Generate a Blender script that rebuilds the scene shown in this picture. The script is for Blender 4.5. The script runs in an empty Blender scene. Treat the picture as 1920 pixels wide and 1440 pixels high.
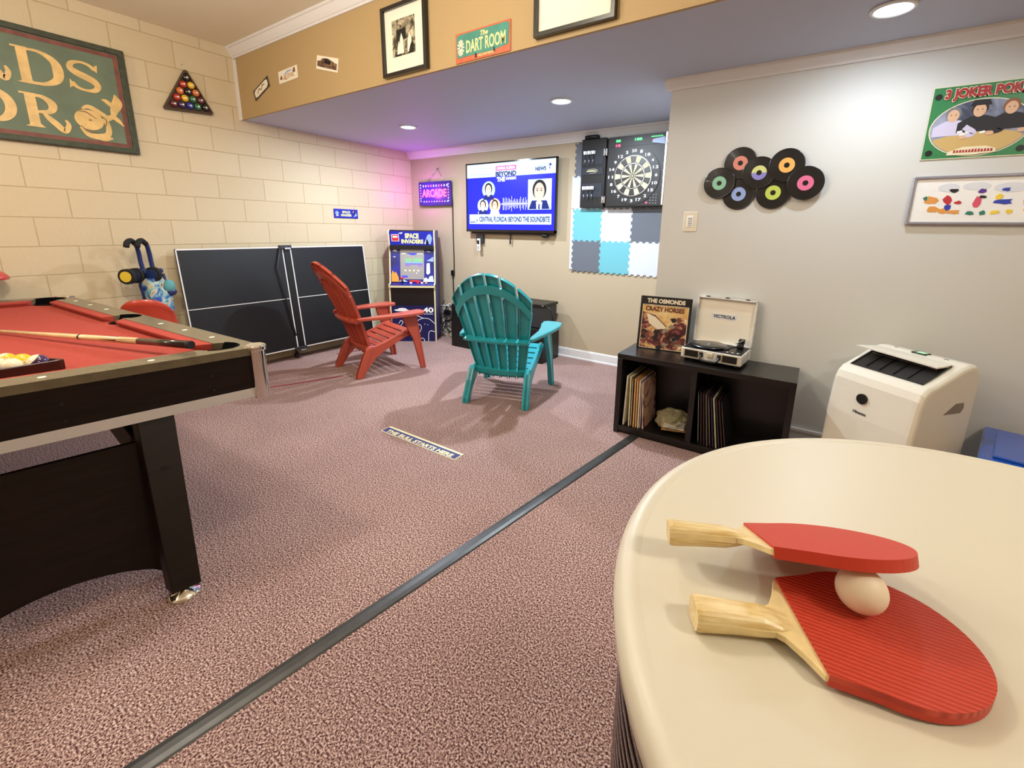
import bpy, bmesh, math, random
from mathutils import Vector, Matrix
random.seed(7)
PI = math.pi
scene = bpy.context.scene
COL = scene.collection

# ------------------------------------------------------------------ camera
cd = bpy.data.cameras.new('camera')
cam = bpy.data.objects.new('camera', cd)
COL.objects.link(cam)
cam.matrix_world = Matrix(((0.829058, -0.139132, 0.541576, 0),
                           (0.558938, 0.178742, -0.809716, 0),
                           (0.015855, 0.974009, 0.225954, 1.35),
                           (0, 0, 0, 1)))
cd.sensor_fit = 'HORIZONTAL'
cd.sensor_width = 36.0
cd.lens = 15.558
cd.shift_x = -0.0147
cd.shift_y = -0.0504
cd.clip_start = 0.02
scene.camera = cam

# ------------------------------------------------------------------ view + world
scene.view_settings.view_transform = 'Standard'
scene.view_settings.look = 'None'
scene.view_settings.gamma = 1.0
scene.view_settings.use_curve_mapping = False
scene.view_settings.exposure = 0.3
w = bpy.data.worlds.new('world')
scene.world = w
w.use_nodes = True
w.node_tree.nodes['Background'].inputs[0].default_value = (1.0, 0.93, 0.82, 1)
w.node_tree.nodes['Background'].inputs[1].default_value = 0.05

# ------------------------------------------------------------------ dimensions
XL = -4.609      # block wall
YB = 4.142       # television wall
YR = 3.08        # records wall (steps forward)
XS = -0.978      # where it steps
XE = 2.6         # east wall
YF = -3.2        # wall behind the camera
ZS = 2.28        # low ceiling
ZC = 2.86        # high ceiling
YS = 2.15        # face of the soffit


def lamp(name, kind, loc, power, color, size=0.1, rot=(0, 0, 0), spread=None):
    l = bpy.data.lights.new(name, kind)
    l.energy = power
    l.color = color
    if kind == 'AREA':
        l.shape = 'DISK'
        l.size = size
        if spread: l.spread = spread
    else:
        l.shadow_soft_size = size
    o = bpy.data.objects.new(name, l)
    COL.objects.link(o)
    o.location = loc
    o.rotation_euler = rot
    return o


COOL = (0.76, 0.87, 1.0)
WARM = (1.0, 0.935, 0.85)
# three lamps recessed in the low ceiling
SPOTS = [(-3.46, 3.10), (-1.79, 3.08), (0.08, 2.60)]
for i, (x, y) in enumerate(SPOTS):
    lamp('recessed_lamp', 'AREA', (x, y, ZS - 0.012), (40, 40, 6.5)[i], COOL, 0.09)
# lamps of the high ceiling, behind and beside the camera
for (x, y, z, p) in [(-2.6, 0.5, 2.32, 44), (-3.1, -1.5, 2.5, 44), (-1.4, 1.0, 2.6, 25), (1.5, 0.5, 2.6, 40)]:
    lamp('ceiling_lamp', 'POINT', (x, y, z), p, WARM, 0.09)


# ------------------------------------------------------------------ materials
def lin(h):
    if isinstance(h, str):
        h = h.lstrip('#')
        h = [int(h[i:i + 2], 16) / 255 for i in (0, 2, 4)]
    return tuple(c / 12.92 if c <= 0.04045 else ((c + 0.055) / 1.055) ** 2.4 for c in h) + (1.0,)


MATS = {}


def mat(name, col, rough=0.5, metal=0.0, var=0.0, vscale=30.0, bump=0.0, bscale=200.0, emit=0.0,
        spec=0.5, coat=0.0, trans=0.0, alpha=1.0, col2=None, stretch=None):
    m = bpy.data.materials.new(name)
    m.use_nodes = True
    nt = m.node_tree
    b = nt.nodes['Principled BSDF']
    c = lin(col)
    b.inputs['Base Color'].default_value = c
    b.inputs['Roughness'].default_value = rough
    b.inputs['Metallic'].default_value = metal
    b.inputs['Specular IOR Level'].default_value = spec
    b.inputs['Coat Weight'].default_value = coat
    b.inputs['Transmission Weight'].default_value = trans
    b.inputs['Alpha'].default_value = alpha
    if emit:
        b.inputs['Emission Color'].default_value = c
        b.inputs['Emission Strength'].default_value = emit
    tc = nt.nodes.new('ShaderNodeTexCoord')
    src = tc.outputs['Object']
    if stretch:
        mp = nt.nodes.new('ShaderNodeMapping')
        mp.inputs['Scale'].default_value = stretch
        nt.links.new(src, mp.inputs[0])
        src = mp.outputs[0]
    if var or col2:
        n = nt.nodes.new('ShaderNodeTexNoise')
        n.inputs['Scale'].default_value = vscale
        n.inputs['Detail'].default_value = 4
        nt.links.new(src, n.inputs['Vector'])
        r = nt.nodes.new('ShaderNodeValToRGB')
        r.color_ramp.elements[0].position = 0.35
        r.color_ramp.elements[1].position = 0.65
        if col2:
            c0, c1 = c, lin(col2)
        else:
            c0 = tuple(x * (1 - var) for x in c[:3]) + (1,)
            c1 = tuple(min(1, x * (1 + var)) for x in c[:3]) + (1,)
        r.color_ramp.elements[0].color = c0
        r.color_ramp.elements[1].color = c1
        nt.links.new(n.outputs[0], r.inputs[0])
        nt.links.new(r.outputs[0], b.inputs['Base Color'])
        if emit: nt.links.new(r.outputs[0], b.inputs['Emission Color'])
    if bump:
        n = nt.nodes.new('ShaderNodeTexNoise')
        n.inputs['Scale'].default_value = bscale
        n.inputs['Detail'].default_value = 3
        nt.links.new(src, n.inputs['Vector'])
        bp = nt.nodes.new('ShaderNodeBump')
        bp.inputs['Strength'].default_value = bump
        bp.inputs['Distance'].default_value = 0.004
        nt.links.new(n.outputs[0], bp.inputs['Height'])
        nt.links.new(bp.outputs[0], b.inputs['Normal'])
    MATS[name] = m
    return m


def carpet_material():
    m = mat('carpet', '#9a7a76', 0.95, spec=0.1)
    nt = m.node_tree
    b = nt.nodes['Principled BSDF']
    tc = nt.nodes.new('ShaderNodeTexCoord')
    def noise(scale, det, rough=0.6):
        n = nt.nodes.new('ShaderNodeTexNoise')
        n.inputs['Scale'].default_value = scale
        n.inputs['Detail'].default_value = det
        n.inputs['Roughness'].default_value = rough
        nt.links.new(tc.outputs['Object'], n.inputs['Vector'])
        return n
    a = noise(172, 2.0, 0.65)
    r = nt.nodes.new('ShaderNodeValToRGB')
    els = r.color_ramp.elements
    els[0].position = 0.385; els[0].color = lin('#41282a')
    els[1].position = 0.64; els[1].color = lin('#e2cac0')
    e = els.new(0.455); e.color = lin('#86655f')
    e = els.new(0.54); e.color = lin('#b09086')
    nt.links.new(a.outputs[0], r.inputs[0])
    c = noise(1.6, 3)
    r2 = nt.nodes.new('ShaderNodeValToRGB')
    r2.color_ramp.elements[0].position = 0.35; r2.color_ramp.elements[0].color = (0.86, 0.84, 0.84, 1)
    r2.color_ramp.elements[1].position = 0.65; r2.color_ramp.elements[1].color = (1, 1, 1, 1)
    nt.links.new(c.outputs[0], r2.inputs[0])
    mx = nt.nodes.new('ShaderNodeMix'); mx.data_type = 'RGBA'; mx.blend_type = 'MULTIPLY'
    mx.inputs['Factor'].default_value = 1.0
    nt.links.new(r.outputs[0], mx.inputs['A']); nt.links.new(r2.outputs[0], mx.inputs['B'])
    nt.links.new(mx.outputs['Result'], b.inputs['Base Color'])
    bp = nt.nodes.new('ShaderNodeBump'); bp.inputs['Strength'].default_value = 0.3; bp.inputs['Distance'].default_value = 0.005
    nt.links.new(a.outputs[0], bp.inputs['Height']); nt.links.new(bp.outputs[0], b.inputs['Normal'])
    return m


def block_material():
    m = mat('painted_block', '#d8c6a0', 0.6, spec=0.3)
    nt = m.node_tree
    b = nt.nodes['Principled BSDF']
    tc = nt.nodes.new('ShaderNodeTexCoord')
    sp = nt.nodes.new('ShaderNodeSeparateXYZ'); cb = nt.nodes.new('ShaderNodeCombineXYZ')
    nt.links.new(tc.outputs['Object'], sp.inputs[0])
    ax = nt.nodes.new('ShaderNodeMath'); ax.operation = 'ADD'; ax.inputs[1].default_value = 8.153
    az = nt.nodes.new('ShaderNodeMath'); az.operation = 'ADD'; az.inputs[1].default_value = 0.02
    nt.links.new(sp.outputs['Y'], ax.inputs[0]); nt.links.new(sp.outputs['Z'], az.inputs[0])
    nt.links.new(ax.outputs[0], cb.inputs['X']); nt.links.new(az.outputs[0], cb.inputs['Y'])
    br = nt.nodes.new('ShaderNodeTexBrick')
    br.offset = 0.5
    br.inputs['Color1'].default_value = lin('#d4c4a2'); br.inputs['Color2'].default_value = lin('#cfbe9b')
    br.inputs['Mortar'].default_value = lin('#bda981')
    br.inputs['Scale'].default_value = 1.0
    br.inputs['Mortar Size'].default_value = 0.004
    br.inputs['Mortar Smooth'].default_value = 0.35
    br.inputs['Brick Width'].default_value = 0.394
    br.inputs['Row Height'].default_value = 0.2
    nt.links.new(cb.outputs[0], br.inputs['Vector'])
    nt.links.new(br.outputs['Color'], b.inputs['Base Color'])
    n = nt.nodes.new('ShaderNodeTexNoise'); n.inputs['Scale'].default_value = 55; n.inputs['Detail'].default_value = 4
    nt.links.new(tc.outputs['Object'], n.inputs['Vector'])
    ml = nt.nodes.new('ShaderNodeMath'); ml.operation = 'MULTIPLY_ADD'
    ml.inputs[1].default_value = -1.5
    nt.links.new(br.outputs['Fac'], ml.inputs[0]); nt.links.new(n.outputs[0], ml.inputs[2])
    bp = nt.nodes.new('ShaderNodeBump'); bp.inputs['Strength'].default_value = 0.55; bp.inputs['Distance'].default_value = 0.004
    nt.links.new(ml.outputs[0], bp.inputs['Height']); nt.links.new(bp.outputs[0], b.inputs['Normal'])
    return m


def picture_material(name, cols, scale, rough=0.4, dist=1.0):
    """a printed picture: blotches in the print's own colours"""
    m = mat(name, cols[0], rough)
    nt = m.node_tree
    b = nt.nodes['Principled BSDF']
    tc = nt.nodes.new('ShaderNodeTexCoord')
    n = nt.nodes.new('ShaderNodeTexNoise')
    n.inputs['Scale'].default_value = scale; n.inputs['Detail'].default_value = 5
    n.inputs['Distortion'].default_value = dist
    nt.links.new(tc.outputs['Object'], n.inputs['Vector'])
    r = nt.nodes.new('ShaderNodeValToRGB')
    r.color_ramp.interpolation = 'LINEAR'
    k = len(cols)
    els = r.color_ramp.elements
    els[0].position = 0.3; els[0].color = lin(cols[0])
    els[1].position = 0.7; els[1].color = lin(cols[-1])
    for i in range(1, k - 1):
        e = els.new(0.3 + 0.4 * i / (k - 1)); e.color = lin(cols[i])
    nt.links.new(n.outputs[0], r.inputs[0])
    nt.links.new(r.outputs[0], b.inputs['Base Color'])
    return m


carpet_material(); block_material()
mat('tan_paint', '#b9a88c', 0.6, bump=0.05, bscale=120, spec=0.3)
mat('grey_paint', '#d3d2cb', 0.6, bump=0.05, bscale=120, spec=0.3)
mat('gold_paint', '#b59a6c', 0.6, bump=0.05, bscale=120, spec=0.3)
mat('low_ceiling_paint', '#bcc1d2', 0.6, bump=0.05, bscale=90, spec=0.3)
mat('high_ceiling_paint', '#eae3cb', 0.7, bump=0.1, bscale=60, spec=0.2)
mat('white_trim', '#e4e2de', 0.4)
mat('back_room', '#c9b998', 0.7)
mat('white', '#f2f0ea', 0.5)
mat('offwhite', '#e6dcc4', 0.5)
mat('black', '#0c0b0b', 0.4)
mat('black_gloss', '#060606', 0.12, coat=0.5)
mat('dark_grey', '#2a2a2c', 0.5)
mat('grey', '#77777a', 0.5)
mat('chrome', '#e6e2da', 0.08, metal=1.0)
mat('steel', '#b8b8b8', 0.3, metal=1.0)
mat('rubber_black', '#141414', 0.8)


# ------------------------------------------------------------------ mesh builder
class MB:
    def __init__(s, m=None):
        s.bm = bmesh.new(); s.mats = []; s.cur = 0; s.smooth = False
        if m: s.use(m)

    jit = 0

    def use(s, m):
        if m not in s.mats: s.mats.append(m)
        s.cur = s.mats.index(m)
        return s

    def _mark(s, faces, smooth=None):
        for f in faces:
            f.material_index = s.cur
            f.smooth = s.smooth if smooth is None else smooth

    def raw(s, verts, faces, smooth=None, M=None):
        vs = [s.bm.verts.new(M @ Vector(v) if M else Vector(v)) for v in verts]
        fs = []
        for f in faces:
            try: fs.append(s.bm.faces.new([vs[i] for i in f]))
            except ValueError: pass
        s._mark(fs, smooth)
        return s

    def box(s, c, d, rz=0, M=None, bev=0.0):
        hx, hy, hz = d[0] / 2, d[1] / 2, d[2] / 2
        R = Matrix.Translation(c) @ Matrix.Rotation(rz, 4, 'Z')
        if M: R = M @ R
        if bev:
            t = bmesh.new()
            bmesh.ops.create_cube(t, size=1.0)
            bmesh.ops.scale(t, vec=Vector(d), verts=t.verts)
            bmesh.ops.bevel(t, geom=list(t.edges), offset=bev, segments=2, profile=0.5, affect='EDGES')
            vs = [v.co.copy() for v in t.verts]
            t.verts.index_update()
            fs = [[v.index for v in f.verts] for f in t.faces]
            t.free()
            return s.raw(vs, fs, M=R)
        v = [(x, y, z) for x in (-hx, hx) for y in (-hy, hy) for z in (-hz, hz)]
        f = [(0, 1, 3, 2), (4, 6, 7, 5), (0, 4, 5, 1), (2, 3, 7, 6), (0, 2, 6, 4), (1, 5, 7, 3)]
        return s.raw(v, f, M=R)

    def span(s, a, b, bev=0.0, M=None):
        c = [(a[i] + b[i]) / 2 for i in range(3)]
        return s.box(c, [abs(b[i] - a[i]) for i in range(3)], bev=bev, M=M)

    def prism(s, pts, fn0, fn1):
        """pts 2-D outline; fn0/fn1 map (u, v) to the two end points"""
        n = len(pts)
        v = [fn0(*p) for p in pts] + [fn1(*p) for p in pts]
        f = [tuple(range(n)), tuple(range(2 * n - 1, n - 1, -1))] + [(i, (i + 1) % n, n + (i + 1) % n, n + i) for i in range(n)]
        return s.raw(v, f)

    def plate(s, pts, y0, y1):
        """outline in x, z; from depth y0 (front) to y1"""
        s.jit += 1
        y0 -= s.jit * 2.5e-5
        return s.prism(pts, lambda u, v: (u, y0, v), lambda u, v: (u, y1, v))

    def slab(s, pts, z0, z1):
        return s.prism(pts, lambda u, v: (u, v, z0), lambda u, v: (u, v, z1))

    def cyl(s, p0, p1, r0, r1=None, n=20, cap=True, smooth=True):
        p0, p1 = Vector(p0), Vector(p1)
        if r1 is None: r1 = r0
        d = (p1 - p0).normalized()
        a = d.orthogonal().normalized(); b = d.cross(a)
        ring = lambda p, r: [p + (a * math.cos(2 * PI * i / n) + b * math.sin(2 * PI * i / n)) * r for i in range(n)]
        v = ring(p0, r0) + ring(p1, r1)
        s.raw(v, [(i, (i + 1) % n, n + (i + 1) % n, n + i) for i in range(n)], smooth)
        if cap:
            s.raw(ring(p0, r0), [tuple(range(n - 1, -1, -1))], False)
            s.raw(ring(p1, r1), [tuple(range(n))], False)
        return s

    def lathe(s, prof, c=(0, 0, 0), n=40, M=None, smooth=True):
        """prof: (r, z) pairs turned about z"""
        v, f = [], []
        for r, z in prof:
            for i in range(n):
                t = 2 * PI * i / n
                v.append((c[0] + r * math.cos(t), c[1] + r * math.sin(t), c[2] + z))
        for k in range(len(prof) - 1):
            for i in range(n):
                j = (i + 1) % n
                f.append((k * n + i, k * n + j, (k + 1) * n + j, (k + 1) * n + i))
        s.raw(v, f, smooth, M)
        for k, o in ((0, -1), (len(prof) - 1, 1)):
            if prof[k][0] > 1e-5:
                s.raw(v[k * n:(k + 1) * n], [tuple(range(n))[::o]], False, M)
        return s

    def tube(s, pts, r, n=8, rr=None):
        pts = [Vector(p) for p in pts]
        rings = []
        up = None
        for i, p in enumerate(pts):
            d = (pts[min(i + 1, len(pts) - 1)] - pts[max(i - 1, 0)]).normalized()
            if up is None: up = d.orthogonal().normalized()
            up = (up - d * up.dot(d)).normalized()
            b = d.cross(up)
            q = rr[i] if rr else r
            rings.append([p + (up * math.cos(2 * PI * k / n) + b * math.sin(2 * PI * k / n)) * q for k in range(n)])
        v = [x for rg in rings for x in rg]
        f = [tuple(range(n - 1, -1, -1)), tuple((len(pts) - 1) * n + k for k in range(n))]
        for i in range(len(pts) - 1):
            for k in range(n):
                f.append((i * n + k, i * n + (k + 1) % n, (i + 1) * n + (k + 1) % n, (i + 1) * n + k))
        return s.raw(v, f, True)

    def ball(s, c, r, n=20, M=None, sc=(1, 1, 1)):
        prof = [(math.sin(PI * i / n) * r, -math.cos(PI * i / n) * r) for i in range(n + 1)]
        prof[0] = (1e-6, -r); prof[-1] = (1e-6, r)
        T = Matrix.Translation(c) @ Matrix.Diagonal((*sc, 1))
        if M: T = M @ T
        return s.lathe(prof, n=2 * n, M=T)

    def build(s, name, parent=None, label=None, bevel=0.0, M=None):
        bm = s.bm
        bmesh.ops.remove_doubles(bm, verts=bm.verts, dist=1e-6)
        bmesh.ops.recalc_face_normals(bm, faces=bm.faces)
        if M: bmesh.ops.transform(bm, matrix=M, verts=bm.verts)
        me = bpy.data.meshes.new(name)
        bm.to_mesh(me); bm.free()
        for m in s.mats: me.materials.append(MATS[m])
        o = bpy.data.objects.new(name, me)
        COL.objects.link(o)
        if parent: o.parent = parent
        if label: o['label'] = label
        if bevel:
            b = o.modifiers.new('bevel', 'BEVEL'); b.width = bevel; b.segments = 2
            b.limit_method = 'ANGLE'; b.angle_limit = 0.6
        return o


def tag(o, label=None, cat=None, group=None, kind=None):
    if label: o['label'] = label
    if cat: o['category'] = cat
    if group: o['group'] = group
    if kind: o['kind'] = kind
    return o


def thing(name, label, cat, loc=(0, 0, 0), rotz=0.0, group=None):
    o = bpy.data.objects.new(name, None)
    o.empty_display_size = 0.1
    COL.objects.link(o)
    o.location = loc
    o.rotation_euler = (0, 0, rotz)
    return tag(o, label, cat, group)


def struct(name, mb, bevel=0.0):
    return tag(mb.build(name, bevel=bevel), kind='structure')


def copy_tree(o, parent=None):
    c = o.copy(); COL.objects.link(c); c.parent = parent
    for ch in list(o.children): copy_tree(ch, c)
    return c


LEFTWALL = PI / 2      # a thing turned this way has its face towards +x


def text(s, box, m, parent, y=-0.002, name='lettering', bold=0.0, depth=0.0008, shear=0.0, label=None, M=None, space=1.0, bend=0.0):
    """lettering fitted in box (x0, z0, x1, z1), facing -y"""
    cu = bpy.data.curves.new('t', 'FONT')
    cu.body = s; cu.size = 1.0; cu.offset = bold; cu.shear = shear; cu.space_character = space
    cu.resolution_u = 3; cu.fill_mode = 'BOTH'; cu.extrude = 0.01
    ob = bpy.data.objects.new('t', cu)
    COL.objects.link(ob)
    bpy.context.view_layer.update()
    dg = bpy.context.evaluated_depsgraph_get()
    me = bpy.data.meshes.new_from_object(ob.evaluated_get(dg))
    bpy.data.objects.remove(ob); bpy.data.curves.remove(cu)
    xs = [v.co.x for v in me.vertices]; ys = [v.co.y for v in me.vertices]
    x0, x1, y0, y1 = min(xs), max(xs), min(ys), max(ys)
    for v in me.vertices:
        u = (v.co.x - x0) / (x1 - x0); t = (v.co.y - y0) / (y1 - y0)
        up = bend * (1 - (2 * u - 1) ** 2)
        v.co = Vector((box[0] + u * (box[2] - box[0]), y - (depth if v.co.z > 0 else 0), box[1] + t * (box[3] - box[1]) + up))
        if M: v.co = M @ v.co
    me.materials.append(MATS[m])
    o = bpy.data.objects.new(name, me)
    COL.objects.link(o); o.parent = parent
    if label: o['label'] = label
    return o


def rect(x0, z0, x1, z1): return [(x0, z0), (x1, z0), (x1, z1), (x0, z1)]


def disc(cx, cz, r, n=28, rz=None, a0=0.0, a1=2 * PI):
    rz = rz or r
    full = abs(a1 - a0 - 2 * PI) < 1e-4
    k = n if full else n + 1
    return [(cx + r * math.cos(a0 + (a1 - a0) * i / n), cz + rz * math.sin(a0 + (a1 - a0) * i / n)) for i in range(k)]


def ringplate(mb, cx, cz, r0, r1, y0, y1, a0=0.0, a1=2 * PI, n=40):
    full = abs(a1 - a0 - 2 * PI) < 1e-4
    v, f = [], []
    for i in range(n + 1):
        t = a0 + (a1 - a0) * i / n
        c, s_ = math.cos(t), math.sin(t)
        v += [(cx + r0 * c, y0, cz + r0 * s_), (cx + r1 * c, y0, cz + r1 * s_), (cx + r1 * c, y1, cz + r1 * s_), (cx + r0 * c, y1, cz + r0 * s_)]
    for i in range(n):
        for k in range(4):
            f.append((4 * i + k, 4 * i + (k + 1) % 4, 4 * i + 4 + (k + 1) % 4, 4 * i + 4 + k))
    if not full:
        f += [(0, 1, 2, 3), (4 * n + 3, 4 * n + 2, 4 * n + 1, 4 * n)]
    mb.raw(v, f)


def ribbon(path, widths):
    """outline of a pen stroke of varying width"""
    L, Rr = [], []
    n = len(path)
    for i in range(n):
        a = Vector(path[max(i - 1, 0)]); b = Vector(path[min(i + 1, n - 1)])
        d = (b - a).normalized(); q = Vector((-d.y, d.x)) * widths[i] / 2
        p = Vector(path[i])
        L.append(tuple(p + q)); Rr.append(tuple(p - q))
    return L + Rr[::-1]


def border(mb, x0, z0, x1, z1, fw, y0, y1):
    """four mitred rails round a rectangle"""
    i0, j0, i1, j1 = x0 + fw, z0 + fw, x1 - fw, z1 - fw
    o = [(x0, z0), (x1, z0), (x1, z1), (x0, z1)]; i = [(i0, j0), (i1, j0), (i1, j1), (i0, j1)]
    v = [(x, y, z) for y in (y0, y1) for ring_ in (o, i) for x, z in ring_]
    f = []
    for k in range(4):
        n = (k + 1) % 4
        f += [(k, n, 4 + n, 4 + k), (8 + k, 12 + k, 12 + n, 8 + n), (k, 8 + k, 8 + n, n), (4 + k, 4 + n, 12 + n, 12 + k)]
    return mb.raw(v, f)


def catmull(pts, k=6):
    pts = [Vector(p) for p in pts]
    P = [pts[0] * 2 - pts[1]] + pts + [pts[-1] * 2 - pts[-2]]
    out = []
    for i in range(1, len(P) - 2):
        for j in range(k):
            t = j / k
            a, b, c, d = P[i - 1:i + 3]
            out.append(0.5 * ((2 * b) + (c - a) * t + (2 * a - 5 * b + 4 * c - d) * t * t + (3 * b - a - 3 * c + d) * t ** 3))
    out.append(pts[-1])
    return out


def stroke(mb, pts, wd, y0, y1, k=6):
    """smooth stroke made of quads so curved strokes never fold"""
    q = catmull([(p[0], p[1], w_) for p, w_ in zip(pts, wd)], k)
    mb.jit += 1
    y0 -= mb.jit * 2.5e-5
    n = len(q)
    v, f = [], []
    for i in range(n):
        a, b = q[max(i - 1, 0)], q[min(i + 1, n - 1)]
        d = Vector((b.x - a.x, b.y - a.y)).normalized()
        nx, nz = -d.y * q[i].z / 2, d.x * q[i].z / 2
        v += [(q[i].x + nx, y0, q[i].y + nz), (q[i].x - nx, y0, q[i].y - nz), (q[i].x - nx, y1, q[i].y - nz), (q[i].x + nx, y1, q[i].y + nz)]
    for i in range(n - 1):
        for k_ in range(4):
            f.append((4 * i + k_, 4 * i + (k_ + 1) % 4, 4 * i + 4 + (k_ + 1) % 4, 4 * i + 4 + k_))
    f += [(0, 1, 2, 3), (4 * n - 1, 4 * n - 2, 4 * n - 3, 4 * n - 4)]
    mb.raw(v, f)


# ------------------------------------------------------------------ the room
T = 0.12
struct('floor', MB('carpet').span((XL - T, YF - T, -0.1), (XE + T, YB + T, 0)))
struct('wall_left', MB('painted_block').span((XL - T, YF - T, 0), (XL, YB + T, ZC + 0.1)))
struct('wall_back', MB('tan_paint').span((XL, YB, 0), (XS, YB + T, ZS + 0.1)))
struct('wall_right', MB('grey_paint').span((XS, YR, 0), (XE, YB + T, ZS + 0.1)))
struct('wall_front', MB('back_room').span((XL, YF - T, 0), (XE + T, YF, ZC + 0.1)))
struct('wall_east', MB('back_room').span((XE, YF, 0), (XE + T, YB + T, ZC + 0.1)))
struct('ceiling', MB('high_ceiling_paint').span((XL, YF, ZC), (XE, YS + 0.02, ZC + 0.1)))
struct('ceiling_low', MB('low_ceiling_paint').span((XL, YS + 0.02, ZS), (XE, YB, ZS + 0.08)))
struct('wall_soffit', MB('gold_paint').span((XL, YS, ZS), (XE, YS + 0.02, ZC)))
struct('trim_1', MB('white_trim').span((XL, YS - 0.012, ZS - 0.005), (XL + 0.035, YS, ZC - 0.09)))


def crown(name, x0, x1, y, ztop, h=0.085, p=0.07):
    prof = [(0, 0), (0, -h), (-0.012, -h), (-0.016, -h + 0.012), (-0.022, -h + 0.016), (-0.035, -h * 0.55), (-p + 0.012, -0.018), (-p + 0.004, -0.014), (-p, -0.004), (-p, 0)]
    mb = MB('white_trim')
    mb.prism(prof, lambda u, v: (x0, y + u, ztop + v), lambda u, v: (x1, y + u, ztop + v))
    return struct(name, mb)


crown('trim_2', XL, XE, YS, ZC, 0.085, 0.06)
crown('trim_3', XL, XS, YB, ZS, 0.085, 0.07)
crown('trim_4', XS - 0.03, XE, YR, ZS, 0.055, 0.07)


def base(name, x0, x1, y):
    prof = [(0, 0), (0, 0.1), (-0.008, 0.1), (-0.014, 0.088), (-0.014, 0.018), (-0.022, 0.012), (-0.024, 0)]
    mb = MB('white_trim')
    mb.prism(prof, lambda u, v: (x0, y + u, v), lambda u, v: (x1, y + u, v))
    return struct(name, mb)


base('baseboard_back', XL, XS, YB)
mb = MB('grey_paint'); mb.span((XS, YR - 0.014, 0), (XE, YR, 0.155)); mb.use('white_trim').span((XS, YR - 0.018, 0.155), (XE, YR, 0.172))  # white top strip: the baseboard's lit upper edge, put in as colour
struct('baseboard_right', mb)
mat('seam_metal', '#4b4a48', 0.38, metal=0.6, var=0.1, vscale=20)
mb = MB('seam_metal')
a, b = Vector((-0.875, 3.05, 0)), Vector((-1.56, -1.9, 0))
d = (b - a).normalized(); q = Vector((-d.y, d.x, 0))
prof = [(-0.031, 0.0005), (-0.026, 0.005), (-0.01, 0.007), (0.01, 0.007), (0.026, 0.005), (0.031, 0.0005)]
mb.prism(prof, lambda u, v: tuple(a + q * u + Vector((0, 0, v))), lambda u, v: tuple(b + q * u + Vector((0, 0, v))))
struct('trim_5', mb)
# ------------------------------------------------------------------ lamps in the low ceiling
mat('lamp_glow', '#e2f1ff', 0.5, emit=14.0)
for i, (x, y) in enumerate(SPOTS):
    L = ['flush round ceiling light nearest the arcade corner, lit cool white',
         'flush round ceiling light above the teal chair, middle one of the low ceiling',
         'large looking round ceiling light near the upper right, over the records wall'][i]
    t = thing('ceiling_light', L, 'light', (x, y, ZS), group='recessed lights in the low ceiling')
    MB('white_trim').lathe([(0.066, -0.001), (0.083, -0.003), (0.081, -0.009), (0.068, -0.012), (0.066, -0.004)], n=40).build('trim_ring', t)
    MB('lamp_glow').lathe([(0.0001, -0.006), (0.064, -0.005), (0.066, -0.001)], n=40).build('diffuser', t)

# ------------------------------------------------------------------ pool table
mat('table_veneer', '#1a0f0a', 0.45, var=0.25, vscale=6, stretch=(1, 1, 9), spec=0.25)
mat('rail_laminate', '#6a604b', 0.25, var=0.12, vscale=14, stretch=(6, 1, 1))
mat('red_cloth', '#a4463c', 0.9, var=0.06, vscale=60, spec=0.15, bump=0.1, bscale=500)
mat('grey_band', '#cfcbc8', 0.35)
mat('pearl', '#f6f2e2', 0.3)
mat('pocket_black', '#040404', 0.85, spec=0.05)
ZR = 0.85
pu = Vector((-0.9984, -0.056, 0)); pv = Vector((-0.165, -0.986, 0))
PO = Vector((-1.945, 0.895, 0))
LT, WT = 2.42, 1.24


def pp(a, b, z): return tuple(PO + pu * a + pv * b + Vector((0, 0, z)) - POOL_LOC)


POOL_LOC = PO + pu * (LT / 2) + pv * (WT / 2)
pool = thing('pool_table', 'pool table with red cloth, dark wood apron and chrome corner', 'pool table', POOL_LOC)


def pbox(mb, a0, a1, b0, b1, z0, z1):
    v = [pp(a, b, z) for a in (a0, a1) for b in (b0, b1) for z in (z0, z1)]
    mb.raw(v, [(0, 1, 3, 2), (4, 6, 7, 5), (0, 4, 5, 1), (2, 3, 7, 6), (0, 2, 6, 4), (1, 5, 7, 3)])
    return mb


def pslab(mb, pts, z0, z1):
    n = len(pts)
    v = [pp(a, b, z0) for a, b in pts] + [pp(a, b, z1) for a, b in pts]
    f = [tuple(range(n)), tuple(range(2 * n - 1, n - 1, -1))] + [(i, (i + 1) % n, n + (i + 1) % n, n + i) for i in range(n)]
    mb.raw(v, f)
    return mb


RW = 0.105      # rail width
pbox(MB('red_cloth'), 0.03, LT - 0.03, 0.03, WT - 0.03, ZR - 0.06, ZR - 0.034).build('playing_surface', pool)


def pocket_arc(ca, cb, r, a0, a1, n=14):
    return [(ca + r * math.cos(a0 + (a1 - a0) * i / n), cb + r * math.sin(a0 + (a1 - a0) * i / n)) for i in range(n + 1)]


pr = 0.072
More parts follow.
